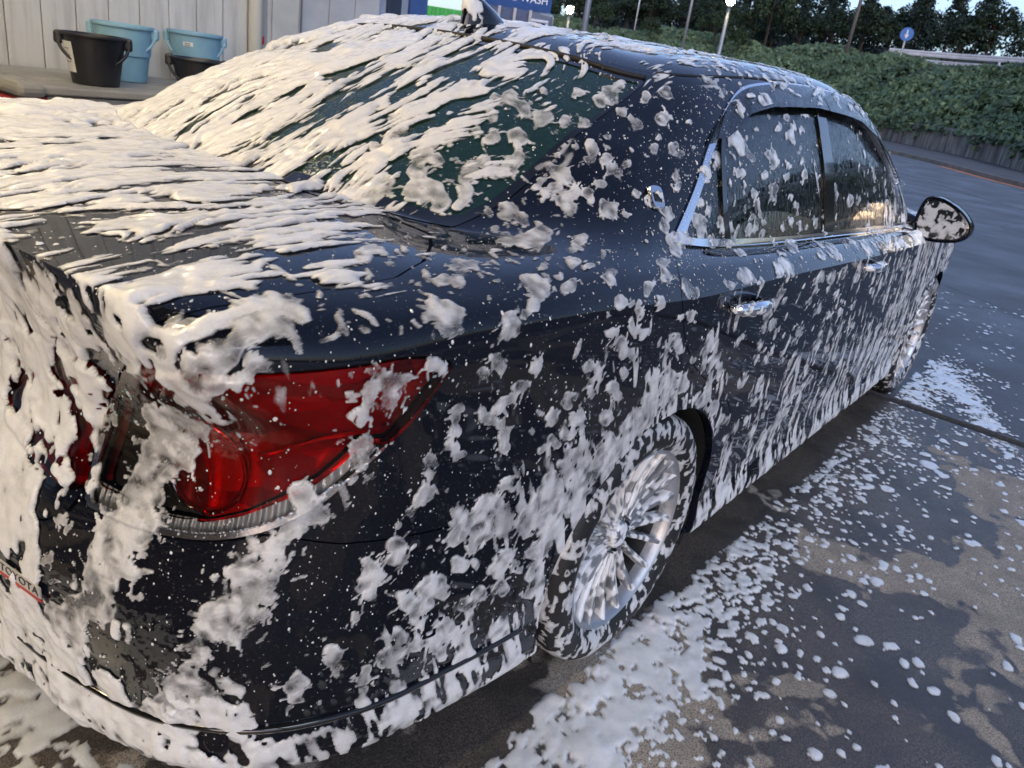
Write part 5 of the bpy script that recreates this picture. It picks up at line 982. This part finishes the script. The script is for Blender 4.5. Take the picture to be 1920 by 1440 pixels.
for x_, y_, _z in _tp: r = frng.lognormal(math.log(.0088), .42); gs_.append((float(x_), float(y_), r*frng.uniform(1, 1.5), r, frng.uniform(-.7, .7)))
for _ in range(700):
    x_ = frng.uniform(.5, 5.0); d = frng.exponential(.15); y_ = -1.05-d; r = frng.lognormal(math.log(.0085), .45); gs_.append((x_, y_, r*frng.uniform(1, 1.5), r, frng.uniform(-.6, .6)))
for _ in range(420):
    x_ = frng.uniform(.8, 4.2); y_ = frng.uniform(-2.3, -1.15); r = frng.lognormal(math.log(.0125), .42); gs_.append((x_, y_, r*frng.uniform(1, 1.6), r, frng.uniform(-.6, .6)))
    if frng.random() < .3: gs_.append((x_+frng.normal()*.03, y_+frng.normal()*.03, r*.4, r*.35, 0))
for _ in range(260):
    x_ = frng.uniform(4.0, 7.5); y_ = frng.uniform(-1.9, -.3); r = frng.lognormal(math.log(.014), .4); gs_.append((x_, y_, r*1.3, r, 0))
NTRI.append(ground_foam(np.arange(.15, 5.2, .0065), np.arange(-2.35, -.86, .0060), 'foam', 'white foam spatter on the concrete along the side of the car', trail, gs_))
NTRI.append(ground_foam(np.arange(5.2, 7.6, .014), np.arange(-2.0, -.3, .012), 'foam', 'scattered foam drops on the asphalt ahead of the car', lambda P: np.zeros(len(P), np.float32), gs_))
NTRI.append(ground_foam(np.arange(-.9, .3, .008), np.arange(-.75, 1.0, .008), 'foam', 'loose washed foam pooled on the concrete behind the rear bumper', lambda P: (.88+.12*noise3(P, .15, 181)).astype(np.float32)*sstep((.20-P[:, 0])/.2+.2).astype(np.float32)*np.where(P[:, 0] > .28, 0, 1).astype(np.float32), []))
print('foam tris', NTRI)
# ---------------------------------------------------------------- retaining wall, guard rail, vines, trees
def wallmat():
    k = NT('stained_concrete'); v = k.coord(); k.set(rough=.85)
    st = k.noise(k.mapping(v, (1.3, 1.3, .16)), 3.2, 6, .65); c = k.mix(k.ramp(st, [(.38, 0.), (.62, 1.)]), (.06, .057, .053), (.30, .29, .28))
    c = k.mix(k.ramp(k.noise(v, .9, 5), [(.4, 0.), (.65, .8)]), c, (.13, .125, .12)); k.L(c, k.b.inputs['Base Color']); k.L(k.bump(k.noise(v, 18, 5), .4, .01), k.b.inputs['Normal']); return k.m
wm = wallmat()
wall = empty('retaining_wall', (37, 2.3, 0), label='stained grey concrete retaining wall holding back the vine covered bank', cat='wall')
wall_d = np.r_[0, np.cumsum(np.linalg.norm(np.diff(WALL, axis=0), axis=1))]
def along(q): return np.array([np.interp(q, wall_d, WALL[:, k]) for k in range(2)])
q = 9.
while q < 55:
    a, b = along(q+.02), along(q+2.2-.02); t = (b-a)/np.linalg.norm(b-a); L_ = np.linalg.norm(b-a); c = (a+b)/2; n = np.array([t[1], -t[0]])
    Mz = Matrix.Rotation(math.atan2(t[1], t[0]), 3, 'Z'); hh = 1.16+random.uniform(-.012, .012)
    o = MB().box((c[0]+n[0]*.1-37, c[1]+n[1]*.1-2.3, .13+hh/2-.1), (L_, .2, hh+.2), Mz, .015).build('wall_panel', wm, wall); q += 2.2
def leaf_mat(name, a, b, rough=.55):
    k = NT(name); k.set(rough=rough, spec=.35); v = k.coord('Object'); g = k.new('NewGeometry')
    rnd = k.noise(v, .55, 3); c = k.mix(g.outputs['Random Per Island'], a, b); c = k.mix(k.ramp(rnd, [(.35, 0.), (.65, .7)]), c, tuple(x*.55 for x in a)); k.L(c, k.b.inputs['Base Color']); return k.m
def leaf_cloud(P, N, size, jitter, rng, fold=.25):
    """bent leaf quads (two triangles folded on the mid rib) at points P with mean normals N"""
    n = len(P); d = rng.normal(size=(n, 3)); nn = N+d*jitter; nn /= np.linalg.norm(nn, axis=1, keepdims=True)
    u = np.cross(nn, rng.normal(size=(n, 3))); u /= np.linalg.norm(u, axis=1, keepdims=True)+1e-9; w = np.cross(nn, u); s = (size*rng.uniform(.6, 1.35, n))[:, None]
    V = np.stack([P-u*s*.5, P+w*s*.42-nn*s*fold*.6, P+u*s*.62-nn*s*.1, P-w*s*.42-nn*s*fold*.6], 1).reshape(-1, 3)
    i = np.arange(n)*4; return V, np.concatenate([np.stack([i, i+1, i+2], -1), np.stack([i, i+2, i+3], -1)])
rng = np.random.default_rng(5)
# kudzu over the bank face
nk = 90000
q_ = rng.uniform(6, 72, nk*2); dk = rng.beta(1.05, 1.15, nk*2)*13-.25
w0 = np.stack([np.interp(q_, wall_d, WALL[:, k]) for k in range(2)], -1); w1 = np.stack([np.interp(q_+.4, wall_d, WALL[:, k]) for k in range(2)], -1); t = w1-w0; t /= np.linalg.norm(t, axis=1, keepdims=True)+1e-9
nrm = np.stack([t[:, 1], -t[:, 0]], -1); P = np.concatenate([w0+nrm*dk[:, None], bank_z(np.maximum(dk, 0))[:, None]], 1)
lump = fbm(P.astype(np.float32), (2.6, 2.6, 40), 8, 3); hang = (dk < .15); P[:, 2] += np.clip(lump, -.6, 1)*.55*np.clip(dk/1.5, .25, 1)+rng.uniform(-.02, .3, len(P)); P[hang, 2] -= rng.beta(1, 3.5, hang.sum())*1.0*(.5+.5*np.sign(lump[hang]))
keep = np.argsort(rng.random(len(P))-.25*lump)[:nk]; P = P[keep]; nr = np.concatenate([-nrm[keep]*.7, np.full((nk, 1), .8)], 1)
V, T = leaf_cloud(P, nr, .30, .55, rng)
tag(mobj('kudzu', V, T, leaf_mat('kudzu_leaf', (.06, .11, .058), (.16, .23, .115)), smooth=False), 'dense green kudzu vines smothering the bank above the wall', 'vines', kind='stuff')
# guard rail on top of the bank
rail = empty('guard_rail', (45, 0, 4.78), label='white painted guard rail running along the top of the bank', cat='guard rail')
wht = simple('white_rail_paint', (.62, .63, .66), .45, var=.15, vscale=2)
RP = resample(WALL, 1.0); RN = normals2(RP); RL = RP+RN*10.6; RL = RL[(RL[:, 0] > 20) & (RL[:, 1] < 16.5)]
o3 = np.array([45, 0, 5.3])
for zz, hgt in ((.90, .34), (.42, .24)):
    mb = MB(); n2 = normals2(RL); prof = [(-.03, -hgt/2), (-.06, -hgt/4), (-.02, 0), (-.06, hgt/4), (-.03, hgt/2), (.02, hgt/2), (.02, -hgt/2)]
    V = [(p[0]+n[0]*a-45, p[1]+n[1]*a, zz+b) for p, n in zip(RL, n2) for a, b in prof]; m = 7
    mb.add(V, [(i*m+j, i*m+(j+1) % m, (i+1)*m+(j+1) % m, (i+1)*m+j) for i in range(len(RL)-1) for j in range(m)]).build('rail_beam', wht, rail)
for i in range(1, len(RL), 3):
    MB().tube([(RL[i][0]-45+.08, RL[i][1]+.02, -.4), (RL[i][0]-45+.08, RL[i][1]+.02, 1.02)], .07, 8).build('rail_post', wht, rail, True)
# trees: variants of crown and trunk, each tree an object of its own
bark = simple('bark', (.035, .028, .022), .9, bump=.6, bscale=20)
def crown_mesh(kind, seed):
    r = np.random.default_rng(seed); pts = []; nr = []
    if kind == 'conifer':
        for k in range(34):
            z = .12+.86*(k/33); R_ = .30*(1-z)**.8+.03
            for j in range(7):
                a = r.uniform(0, 6.28); rr = R_*r.uniform(.55, 1.15); c = np.array([rr*math.cos(a), rr*math.sin(a), z-.10*rr+r.normal()*.01]); n = 13
                pts.append(c*[1, 1, 1]+r.normal(size=(n, 3))*[.035, .035, .018]); nr.append(np.tile([math.cos(a)*.6, math.sin(a)*.6, .6], (n, 1)))
        size = .036
    else:
        cl = 52
        for k in range(cl):
            u = r.normal(size=3); u /= np.linalg.norm(u); u[2] = abs(u[2])*1.0-.35; rad = r.uniform(.55, 1.05)
            c = np.array([.34*u[0]*rad, .34*u[1]*rad, .60+.36*u[2]*rad]); n = 60; q = r.normal(size=(n, 3)); q /= np.linalg.norm(q, axis=1, keepdims=True)
            pts.append(c+q*r.uniform(.045, .105)*[1, 1, .75]); nr.append(q*.8+[0, 0, .5])
        size = .032
    P = np.concatenate(pts); N = np.concatenate(nr); return leaf_cloud(P, N, size, .45, r)
crowns = {}
gm = [leaf_mat('leaf_dark', (.010, .024, .013), (.030, .055, .024)), leaf_mat('leaf_mid', (.016, .034, .014), (.045, .075, .028)), leaf_mat('leaf_cedar', (.007, .018, .012), (.020, .040, .020))]
for i, kd in enumerate(('broad', 'broad', 'broad', 'conifer', 'conifer')):
    V, T = crown_mesh(kd, 20+i); crowns[i] = raw_mesh('crown', V, T, gm[(0, 1, 0, 2, 2)[i]], False)
tr = MB(); tr.tube([(0, 0, 0), (.01, 0, .25), (-.01, .01, .5), (0, 0, .85)], [.028, .02, .014, .004], 8)
for a in range(5): tr.tube([(0, 0, .35+.06*a), (.12*math.cos(a*2.4), .12*math.sin(a*2.4), .5+.06*a), (.2*math.cos(a*2.4), .2*math.sin(a*2.4), .58+.06*a)], [.010, .007, .003], 6)
trunk_me = tr.mesh('trunk', bark, True)
fd = np.array([math.cos(_yaw), math.sin(_yaw)])
def wall_pt(q, d):
    a, b = along(q), along(q+.4); t = (b-a)/np.linalg.norm(b-a); return a+np.array([t[1], -t[0]])*d
def plant(q, d, h, kind, label, group):
    p = wall_pt(q, d); t = empty('tree' if kind < 3 else 'cedar_tree', (p[0], p[1], float(bank_z(d))-.3), random.uniform(0, 6.28), label=label, cat='tree', group=group); wv = random.uniform(.85, 1.2); t.scale = (h*wv, h*wv, h)
    c = bpy.data.objects.new('crown', crowns[kind]); link(c, t); k = bpy.data.objects.new('trunk', trunk_me); link(k, t)
rt = random.Random(4)
def row(q0, q1, step, d, dj, h0, h1, kinds, where, group):
    for q in np.arange(q0, q1, step):
        k = rt.choice(kinds); h = rt.uniform(h0, h1); big = h > (h0+h1)/2
        look = (('tall' if big else 'low')+(' mid green' if k == 1 else ' dark green')+' broad tree') if k < 3 else (('tall' if big else 'short')+' pointed dark cedar')
        plant(q+rt.uniform(-1, 1), d+rt.uniform(-dj, dj), h, k, look+' '+where, group+(', cedars' if k > 2 else ', broad trees'))
row(15, 98, 2.7, 27, 2, 5.0, 7.6, (0, 1, 2, 0), 'in the front row of the wood', 'front row of the wood')
row(16, 100, 3.1, 36, 2, 4.6, 7.0, (0, 2, 3, 4), 'in the second row of the wood', 'second row of the wood')
row(17, 102, 3.4, 47, 3, 4.5, 6.8, (3, 4, 4, 3, 0), 'on the skyline of the wooded hill', 'skyline of the wood')
row(42, 100, 4.0, 62, 3, 7, 11, (3, 4), 'high on the hill above the rest of the wood', 'top of the wooded hill')
for q, d, h in ((47, 5.5, 3.0), (50, 7, 3.6), (55, 6, 2.8), (61, 7.5, 3.4), (67, 6.5, 4.0)):
    plant(q, d, h, 1, 'low green shrub tree rising out of the kudzu', 'shrubs in the kudzu')
# poles, lamps, signs
grey = simple('galvanised', (.30, .31, .33), .5, .6); steelblue = simple('pole_blue_grey', (.16, .18, .23), .5, .3)
def emis(name, col, st):
    k = NT(name); k.set(base=(0, 0, 0), em=col, ems=st); return k.m
lampglow = emis('lamp_glow', (1., .80, .42), 60.)
def street_lamp(x, y, z, r, label):
    t = empty('street_lamp', (x, y, 0), label=label, cat='street lamp', group='lit street lamps')
    MB().tube([(0, 0, 0), (0, 0, z-.25)], [r, r*.7], 10).build('pole', grey, t, True)
    MB().lathe([(0, z-.30), (.10, z-.28), (.11, z-.20), (.05, z-.19)], 16).build('collar', grey, t, True)
    MB().lathe([(0, z-.20), (.10, z-.18), (.16, z-.05), (.13, z+.09), (0, z+.14)], 18).build('globe', lampglow, t, True)
    MB().lathe([(.155, z+.09), (.17, z+.13), (0, z+.20)], 18).build('cap', grey, t, True)
street_lamp(30.45, 13.15, 4.62, .085, 'lit street lamp on a slim grey pole in front of the vines')
street_lamp(32.4, 22.0, 3.88, .085, 'lit street lamp farther off beside the thick grey pole')
def post(x, y, z0, z1, r, name, label, mat, lean=0):
    return tag(MB().tube([(0, 0, 0), (lean*.5, 0, (z1-z0)/2), (lean, 0, z1-z0)], [r, r*.92, r*.85], 10).build(name, mat, None, True, loc=(x, y, z0)), label, 'pole')
post(37.3, 24.4, 0, 9, .17, 'utility_pole', 'thick blue grey pole standing beside the farther lamp', steelblue)
post(56.4, 16.6, 4.8, 13.5, .12, 'utility_pole', 'thin bare pole rising from the end of the guard rail', simple('pole_dull', (.13, .125, .12), .7))
post(52.6, 26.5, 2.5, 11, .10, 'utility_pole', 'thin pale pole among the trees above the vines', grey)
blue = simple('sign_blue', (.02, .13, .42), .4)
def round_sign(x, y, z0, z, r, label, face):
    t = empty('round_sign', (x, y, z0), label=label, cat='road sign'); d = Vector((-math.cos(face), -math.sin(face), 0))
    MB().tube([(0, 0, 0), (0, 0, z-z0+r*.9)], .045, 8).build('post', wht, t, True)
    q = d.to_track_quat('Z', 'Y').to_matrix(); V = []; n = 24
    for h in (.05, .08): V += [q @ Vector((r*math.cos(a), r*math.sin(a), h))+Vector((0, 0, z-z0)) for a in np.linspace(0, 2*math.pi, n, endpoint=False)]
    MB().add(V, [(i, (i+1) % n, n+(i+1) % n, n+i) for i in range(n)]+[tuple(range(n, 2*n)), tuple(range(n-1, -1, -1))]).build('disc', blue, t)
    # white downward arrow
    aw = [(-.11, .62), (.11, .62), (.11, -.1), (.34, -.1), (0, -.66), (-.34, -.1), (-.11, -.1)]; A = [q @ Vector((a*r, b*r, .084))+Vector((0, 0, z-z0)) for a, b in aw]
    MB().add(A, [tuple(range(7))]).build('arrow', wht, t)
round_sign(51.7, 12.0, 4.7, 5.85, .36, 'round blue road sign on a white post by the guard rail', .23)
round_sign(52.6, 30.6, 4.5, 7.6, .36, 'round blue road sign among the bushes near the lamps', .55)

def siding_mat():
    k = NT('painted_siding'); v = k.coord(); k.set(rough=.55); st = k.noise(k.mapping(v, (9, 9, .7)), 2.4, 6, .65)
    c = k.mix(k.ramp(st, [(.45, 0.), (.72, .75)]), (.56, .55, .52), (.33, .31, .28)); c = k.mix(k.ramp(k.noise(v, 5, 5), [(.5, 0.), (.75, .4)]), c, (.40, .39, .37)); k.L(c, k.b.inputs['Base Color']); k.L(k.bump(k.noise(v, 90, 4), .4, .004), k.b.inputs['Normal']); return k.m
# ---------------------------------------------------------------- car wash: hut wall, bench, buckets, machines
paintw = siding_mat(); cream = simple('cream_panel', (.50, .48, .41), .5, var=.08, vscale=2); creamd = simple('brown_edge', (.20, .15, .10), .6)
hut = empty('wash_hut', (1.2, 2.6, 0), label='white hut clad in vertical siding boards behind the buckets', cat='hut')
gap_m = simple('board_gap', (.20, .195, .19), .8)
MB().box((.0, .085, 1.55), (2.26, .10, 3.1)).build('wall_core', gap_m, hut)
x = .07-1.2
while x < 2.33-1.2-.05:
    MB().box((x+.0765, .022, 1.55), (.149, .022, 3.08), bev=.004).build('siding_board', paintw, hut); x += .1535
MB().tube([(1.19, -.03, 0), (1.19, -.03, 3.0)], .038, 12).build('downpipe', cream, hut, True)
MB().box((1.16, .12, 1.5), (.08, .2, 3.0), bev=.01).build('corner_trim', cream, hut)
red = simple('red_plastic', (.50, .02, .02), .4)
al = empty('alarm_box', (2.43, 2.62, 1.22), label='small red box on a white bracket beside the hut corner', cat='box')
MB().box((0, 0, .035), (.075, .06, .045), bev=.008).build('box_lid', red, al); MB().box((0, .02, -.03), (.06, .05, .08), bev=.006).build('bracket', paintw, al)
cab1 = empty('white_cabinet', (2.66, 2.86, 0), label='tall off white cabinet next to the hut', cat='cabinet')
autosmooth(MB().box((-.02, 0, 1.1), (.24, .42, 2.2), bev=.05).build('case', simple('cabinet_white', (.56, .54, .50), .45), cab1)); MB().box((-.02, -.215, 1.1), (.18, .012, 2.0), bev=.004).build('door', simple('cabinet_door', (.52, .50, .46), .45), cab1)
cab2 = empty('cream_locker', (3.1, 2.95, 0), label='wide cream locker with narrow doors behind the car roof', cat='locker')
autosmooth(MB().box((.02, .03, 1.15), (.62, .46, 2.3), bev=.04).build('case', cream, cab2))
for i in range(3): MB().box((-.175+.205*i, -.208, 1.2), (.197, .02, 2.1), bev=.005).build('locker_door', simple('locker_face', (.47, .47, .47), .45), cab2)
MB().box((.335, -.15, 1.15), (.02, .1, 2.3)).build('edge_strip', creamd, cab2)
MB().tube([(-.11, -.222, 1.62), (-.11, -.225, 1.66)], .008, 8).build('knob', M['black_trim'], cab2, True)
# bench with slatted grey top on a red frame
bench = empty('wash_bench', (1.5, 2.18, 0), label='grey slatted plastic bench on a red frame beneath the buckets', cat='bench')
slm = simple('weathered_plastic', (.30, .29, .255), .55, var=.2, vscale=5, bump=.2)
for i in range(9): MB().box((.06, -.36+.09*i, 1.0), (1.26, .083, .03), bev=.006).build('slat', slm, bench)
MB().box((-.60, 0, 1.0), (.10, .84, .055), bev=.02).build('end_rail', slm, bench); MB().box((.72, 0, 1.0), (.10, .84, .055), bev=.02).build('end_rail', slm, bench)
for i in range(5): MB().lathe([(0, 1.031), (.008, 1.031), (.011, 1.027)], 10, 'z', (-.60, -.34+.17*i, 0)).build('screw', grey, bench, True)
for sx in (-.56, .68):
    for sy in (-.36, .36): MB().box((sx, sy, .487), (.06, .06, .975), bev=.008).build('leg', red, bench)
MB().box((-.62, 0, .90), (.03, .78, .12), bev=.006).build('end_panel', red, bench)
for sy in (-.36, .36): MB().box((.06, sy*1.04, .955), (1.2, .03, .05), bev=.005).build('frame_rail', slm, bench)
def bucket(x, y, z, r, h, mat, label, hang, sticker=None, group=None, tier=False, name='bucket'):
    t = empty(name, (x, y, z), label=label, cat='bucket', group=group)
    rb = r*.74; prof = [(0, 0), (rb, 0), (rb+(r-rb)*.45, h*.45), (rb+(r-rb)*.46, h*.46)]
    if tier: prof += [(rb+(r-rb)*.46+.006, h*.465), (rb+(r-rb)*.47+.006, h*.50)]
    prof += [(r*.985, h*.93), (r*1.0, h*.935), (r*1.06, h*.94), (r*1.075, h*.965), (r*1.06, h), (r*.985, h), (r*.96, h*.95), (rb*.97, h*.04), (0, h*.04)]
    autosmooth(MB().lathe(prof, 56).build('shell', mat, t, True), 40)
    pts = []
    for i in range(25):
        a = math.pi*i/24; lx = r*1.09*math.cos(a); d = r*1.02*math.sin(a); pts.append((lx, -d*math.cos(hang)*.9-.01, h*.88-d*math.sin(hang)))
    hd = MB(); hd.tube(pts, .0065, 8); ho = hd.build('bail_handle', mat, t, True)
    for sx in (-1, 1): MB().box((sx*r*1.06, 0, h*.87), (.035, .05, .05), bev=.01).build('handle_lug', mat, t)
    if sticker:
        a0, a1, z0, z1 = sticker; n = 10; V = []
        for i in range(n+1):
            a = a0+(a1-a0)*i/n
            for zz in (z0, z1): rr = rb+(r-rb)*zz+.0025; V.append((rr*math.cos(a), rr*math.sin(a), zz*h))
        MB().add(V, [(2*i, 2*i+2, 2*i+3, 2*i+1) for i in range(n)]).build('paper_label', simple('paper_label', (.66, .66, .64), .7), t, True)
        for j in range(3):
            V = []
            for i in range(n+1):
                a = a0+(a1-a0)*(.15+.6*i/n)
                for e in (0, .02): zz = z0+(z1-z0)*(.75-.22*j)+e; rr = rb+(r-rb)*zz+.0034; V.append((rr*math.cos(a), rr*math.sin(a), zz*h))
            MB().add(V, [(2*i, 2*i+2, 2*i+3, 2*i+1) for i in range(n)]).build('print_line', simple('print_ink_%s_%d' % (name, j), (.25, .25, .27), .7), t, True)
    return t
bk = simple('black_bucket', (.014, .014, .016), .42, var=.4, vscale=14); bl = simple('blue_bucket', (.22, .40, .50), .45, var=.12); bl2 = simple('blue_bucket_dull', (.19, .35, .45), .45, var=.12)
b1 = bucket(1.235, 1.985, 1.018, .119, .192, bk, 'black plastic bucket with a paper label standing in front of the light blue bucket', .95, (3.35, 3.95, .22, .82)); b1.rotation_euler = (0, 0, -.45)
b2 = bucket(1.50, 2.27, 1.018, .124, .240, bl, 'light blue plastic bucket with its handle hanging, behind the labelled black bucket', 1.0, tier=True); b2.rotation_euler = (0, 0, -.60)
b3 = bucket(1.93, 2.40, 1.018, .124, .240, bl2, 'light blue bucket with a small white label next to the red box', 1.1, (-2.0, -1.6, .66, .80), tier=True); b3.rotation_euler = (0, 0, -.6)
b4 = bucket(1.745, 2.07, 1.018, .115, .135, bk, 'black bucket half hidden behind the foamy car roof', 1.0); b4.rotation_euler = (0, 0, -.6)
# distant yard: machine, green container, truck, sign board
vm = empty('wash_machine', (5.15, 4.6, 0), label='pale blue wash machine with a dark panel behind the car roof', cat='machine')
autosmooth(MB().box((0, 0, 1.0), (.5, .6, 2.0), bev=.03).build('case', simple('machine_grey', (.36, .38, .44), .5), vm)); MB().box((-.16, -.32, 1.52), (.16, .04, .6), bev=.01).build('dark_panel', simple('machine_panel', (.03, .04, .07), .3), vm); MB().box((.14, -.32, 1.75), (.22, .04, .34), bev=.01).build('blue_panel', simple('machine_blue', (.05, .11, .28), .4), vm)
gc = empty('green_container', (10.2, 8.9, 0), label='bright green corrugated container standing beyond the car', cat='container'); gmn = simple('green_steel', (.05, .42, .07), .45)
fx = Matrix.Rotation(R(-52), 3, 'Z')
MB().box((.4, .6, 1.0), (1.5, 1.2, 2.0), fx).build('core', gmn, gc)
for i in range(11):
    c = fx @ Vector((-.70+.14*i, -.62, 0)); MB().box((c.x+.4, c.y+.6, 1.0), (.075, .05, 1.98), fx, .012).build('corrugation', gmn, gc)
bb = empty('blue_booth', (11.9, 8.5, 0), label='dark blue booth with narrow posts right of the green container', cat='booth')
MB().box((0, 0, 1.1), (.6, .9, 2.2), fx, .03).build('case', simple('booth_blue', (.045, .075, .16), .5), bb)
for i in range(3): c = fx @ Vector((-.28+.28*i, -.5, 0)); MB().box((c.x, c.y, 1.1), (.05, .05, 2.2), fx).build('post', grey, bb)
tk = empty('parked_truck', (15.6, 11.6, 0), label='parked truck with a pale framed windscreen beyond the roof antenna', cat='truck'); tb = simple('truck_blue', (.055, .07, .11), .35, coat=.4)
ft = Matrix.Rotation(R(-53), 3, 'Z')
def tbox(nm, c, d, mat, bev=.04): q = ft @ Vector(c); return autosmooth(MB().box(q, d, ft, bev).build(nm, mat, tk))
tbox('cab', (0, .9, 1.5), (2.0, 1.8, 2.0), tb, .12); tbox('chassis', (0, 2.6, .65), (1.7, 5.6, .35), tb); tbox('load_bed', (0, 3.8, 1.3), (2.0, 3.8, .9), tb)
tbox('bumper', (0, -.05, .62), (1.95, .2, .3), grey)
tbox('windscreen', (0, -.012, 2.02), (1.55, .02, .44), simple('truck_glass', (.05, .055, .07), .15, coat=.5), .004)
silver = simple('truck_trim', (.42, .44, .50), .35, .3)
for nm, c, d in (('windscreen_frame', (0, -.03, 2.28), (1.75, .05, .07)), ('windscreen_frame', (0, -.03, 1.76), (1.75, .05, .07)), ('windscreen_frame', (-.84, -.03, 2.02), (.07, .05, .46)), ('windscreen_frame', (.84, -.03, 2.02), (.07, .05, .46))): tbox(nm, c, d, silver, .015)
for sx in (-.7, .7): tbox('headlight', (sx, -.03, 1.0), (.3, .06, .2), simple('headlight_%d' % (sx > 0), (.6, .6, .6), .2), .03)
for sx in (-.88, .88):
    for yy in (.9, 4.2):
        q = ft @ Vector((sx, yy, .42)); mb = MB(); mb.lathe([(0, -.12), (.25, -.12), (.40, -.11), (.42, 0), (.40, .11), (0, .12)], 24); mb.V = [tuple(ft @ (Matrix.Rotation(R(90), 3, 'Y') @ Vector(v))+q) for v in mb.V]; autosmooth(mb.build('wheel', M['rubber'], tk))
sb = empty('sign_board', (17.22, 12.13, .03), label='blue car wash sign board with white capitals on a pale post', cat='sign')
fs = Matrix.Rotation(R(-52), 3, 'Z')
def sbox(nm, c, d, mat, bev=.01): q = fs @ Vector(c); return MB().box(q, d, fs, bev).build(nm, mat, sb)
sblue = simple('board_blue', (.018, .065, .21), .8)
sbox('board', (-.55, 0, 3.02), (1.62, .08, .95), sblue); sbox('pale_board', (-1.62, 0, 3.06), (.50, .07, .80), simple('board_pale', (.42, .40, .46), .5))
sbox('post', (.29, .03, 1.4), (.11, .11, 2.8), simple('post_cream', (.62, .55, .40), .5)); sbox('post', (.30, .0, 3.1), (.09, .10, 1.1), sblue); sbox('rear_post', (-.35, .06, 1.3), (.10, .08, 2.6), M['rubber'])
cu = bpy.data.curves.new('board_lettering', 'FONT'); cu.body = 'WING WASH'; cu.size = .25; cu.align_x = 'CENTER'; cu.extrude = .003
to = bpy.data.objects.new('tmp', cu); COLL.objects.link(to); bpy.context.view_layer.update(); me = bpy.data.meshes.new_from_object(to.evaluated_get(bpy.context.evaluated_depsgraph_get())); bpy.data.objects.remove(to)
me.transform(Matrix.Rotation(R(90), 4, 'X')); me.transform(fs.to_4x4()); me.materials.clear(); me.materials.append(simple('letter_white', (.75, .76, .78), .5))
lo = bpy.data.objects.new('board_lettering', me); link(lo, sb); lo.location = fs @ Vector((-.50, -.048, 2.72))

# ---------------------------------------------------------------- bay canopy with its lamps over the rear of the car
can = empty('canopy', (0, 0, 0), label='dark steel canopy of the wash bay over the rear of the car', cat='canopy'); cd = simple('canopy_steel', (.05, .05, .052), .6, .2)
CX = .55
MB().box((CX-3.2, .4, 3.06), (6.4, 7.4, .06)).build('roof_sheet', cd, can)
for i in range(7): MB().box((CX-.1-1.02*i, .4, 2.98), (.08, 7.3, .10)).build('purlin', cd, can)
for sy in (-3.2, 4.0): MB().box((CX-3.2, sy, 2.93), (6.4, .14, .16)).build('beam', cd, can)
for sx in (-5.6, -.9):
    for sy in (-3.2, 4.0): MB().box((sx, sy, 1.46), (.12, .12, 2.92)).build('post', cd, can)
MB().box((-5.75, .4, 1.5), (.1, 7.2, 3.0)).build('back_wall', simple('bay_wall', (.07, .07, .072), .7), can)
tube_m = emis('tube_glow', (1., .79, .47), 78.)
for x_, y_ in ((.05, .95), (-1.9, 1.2), (-1.3, -.9)):
    tl = empty('tube_lamp', (x_, y_, 2.80), label='lit fluorescent batten under the bay canopy', cat='lamp', group='tube lamps under the canopy')
    MB().tube([(-.58, 0, 0), (.58, 0, 0)], .019, 10).build('tube', tube_m, tl, True); MB().box((0, 0, .06), (1.24, .09, .05)).build('housing', paintw, tl)
    for sx in (-1, 1): MB().box((sx*.60, 0, .01), (.03, .05, .07)).build('holder', paintw, tl)
    MB().tube([(0, 0, .08), (0, 0, .20)], .008, 6).build('hanger', grey, tl)
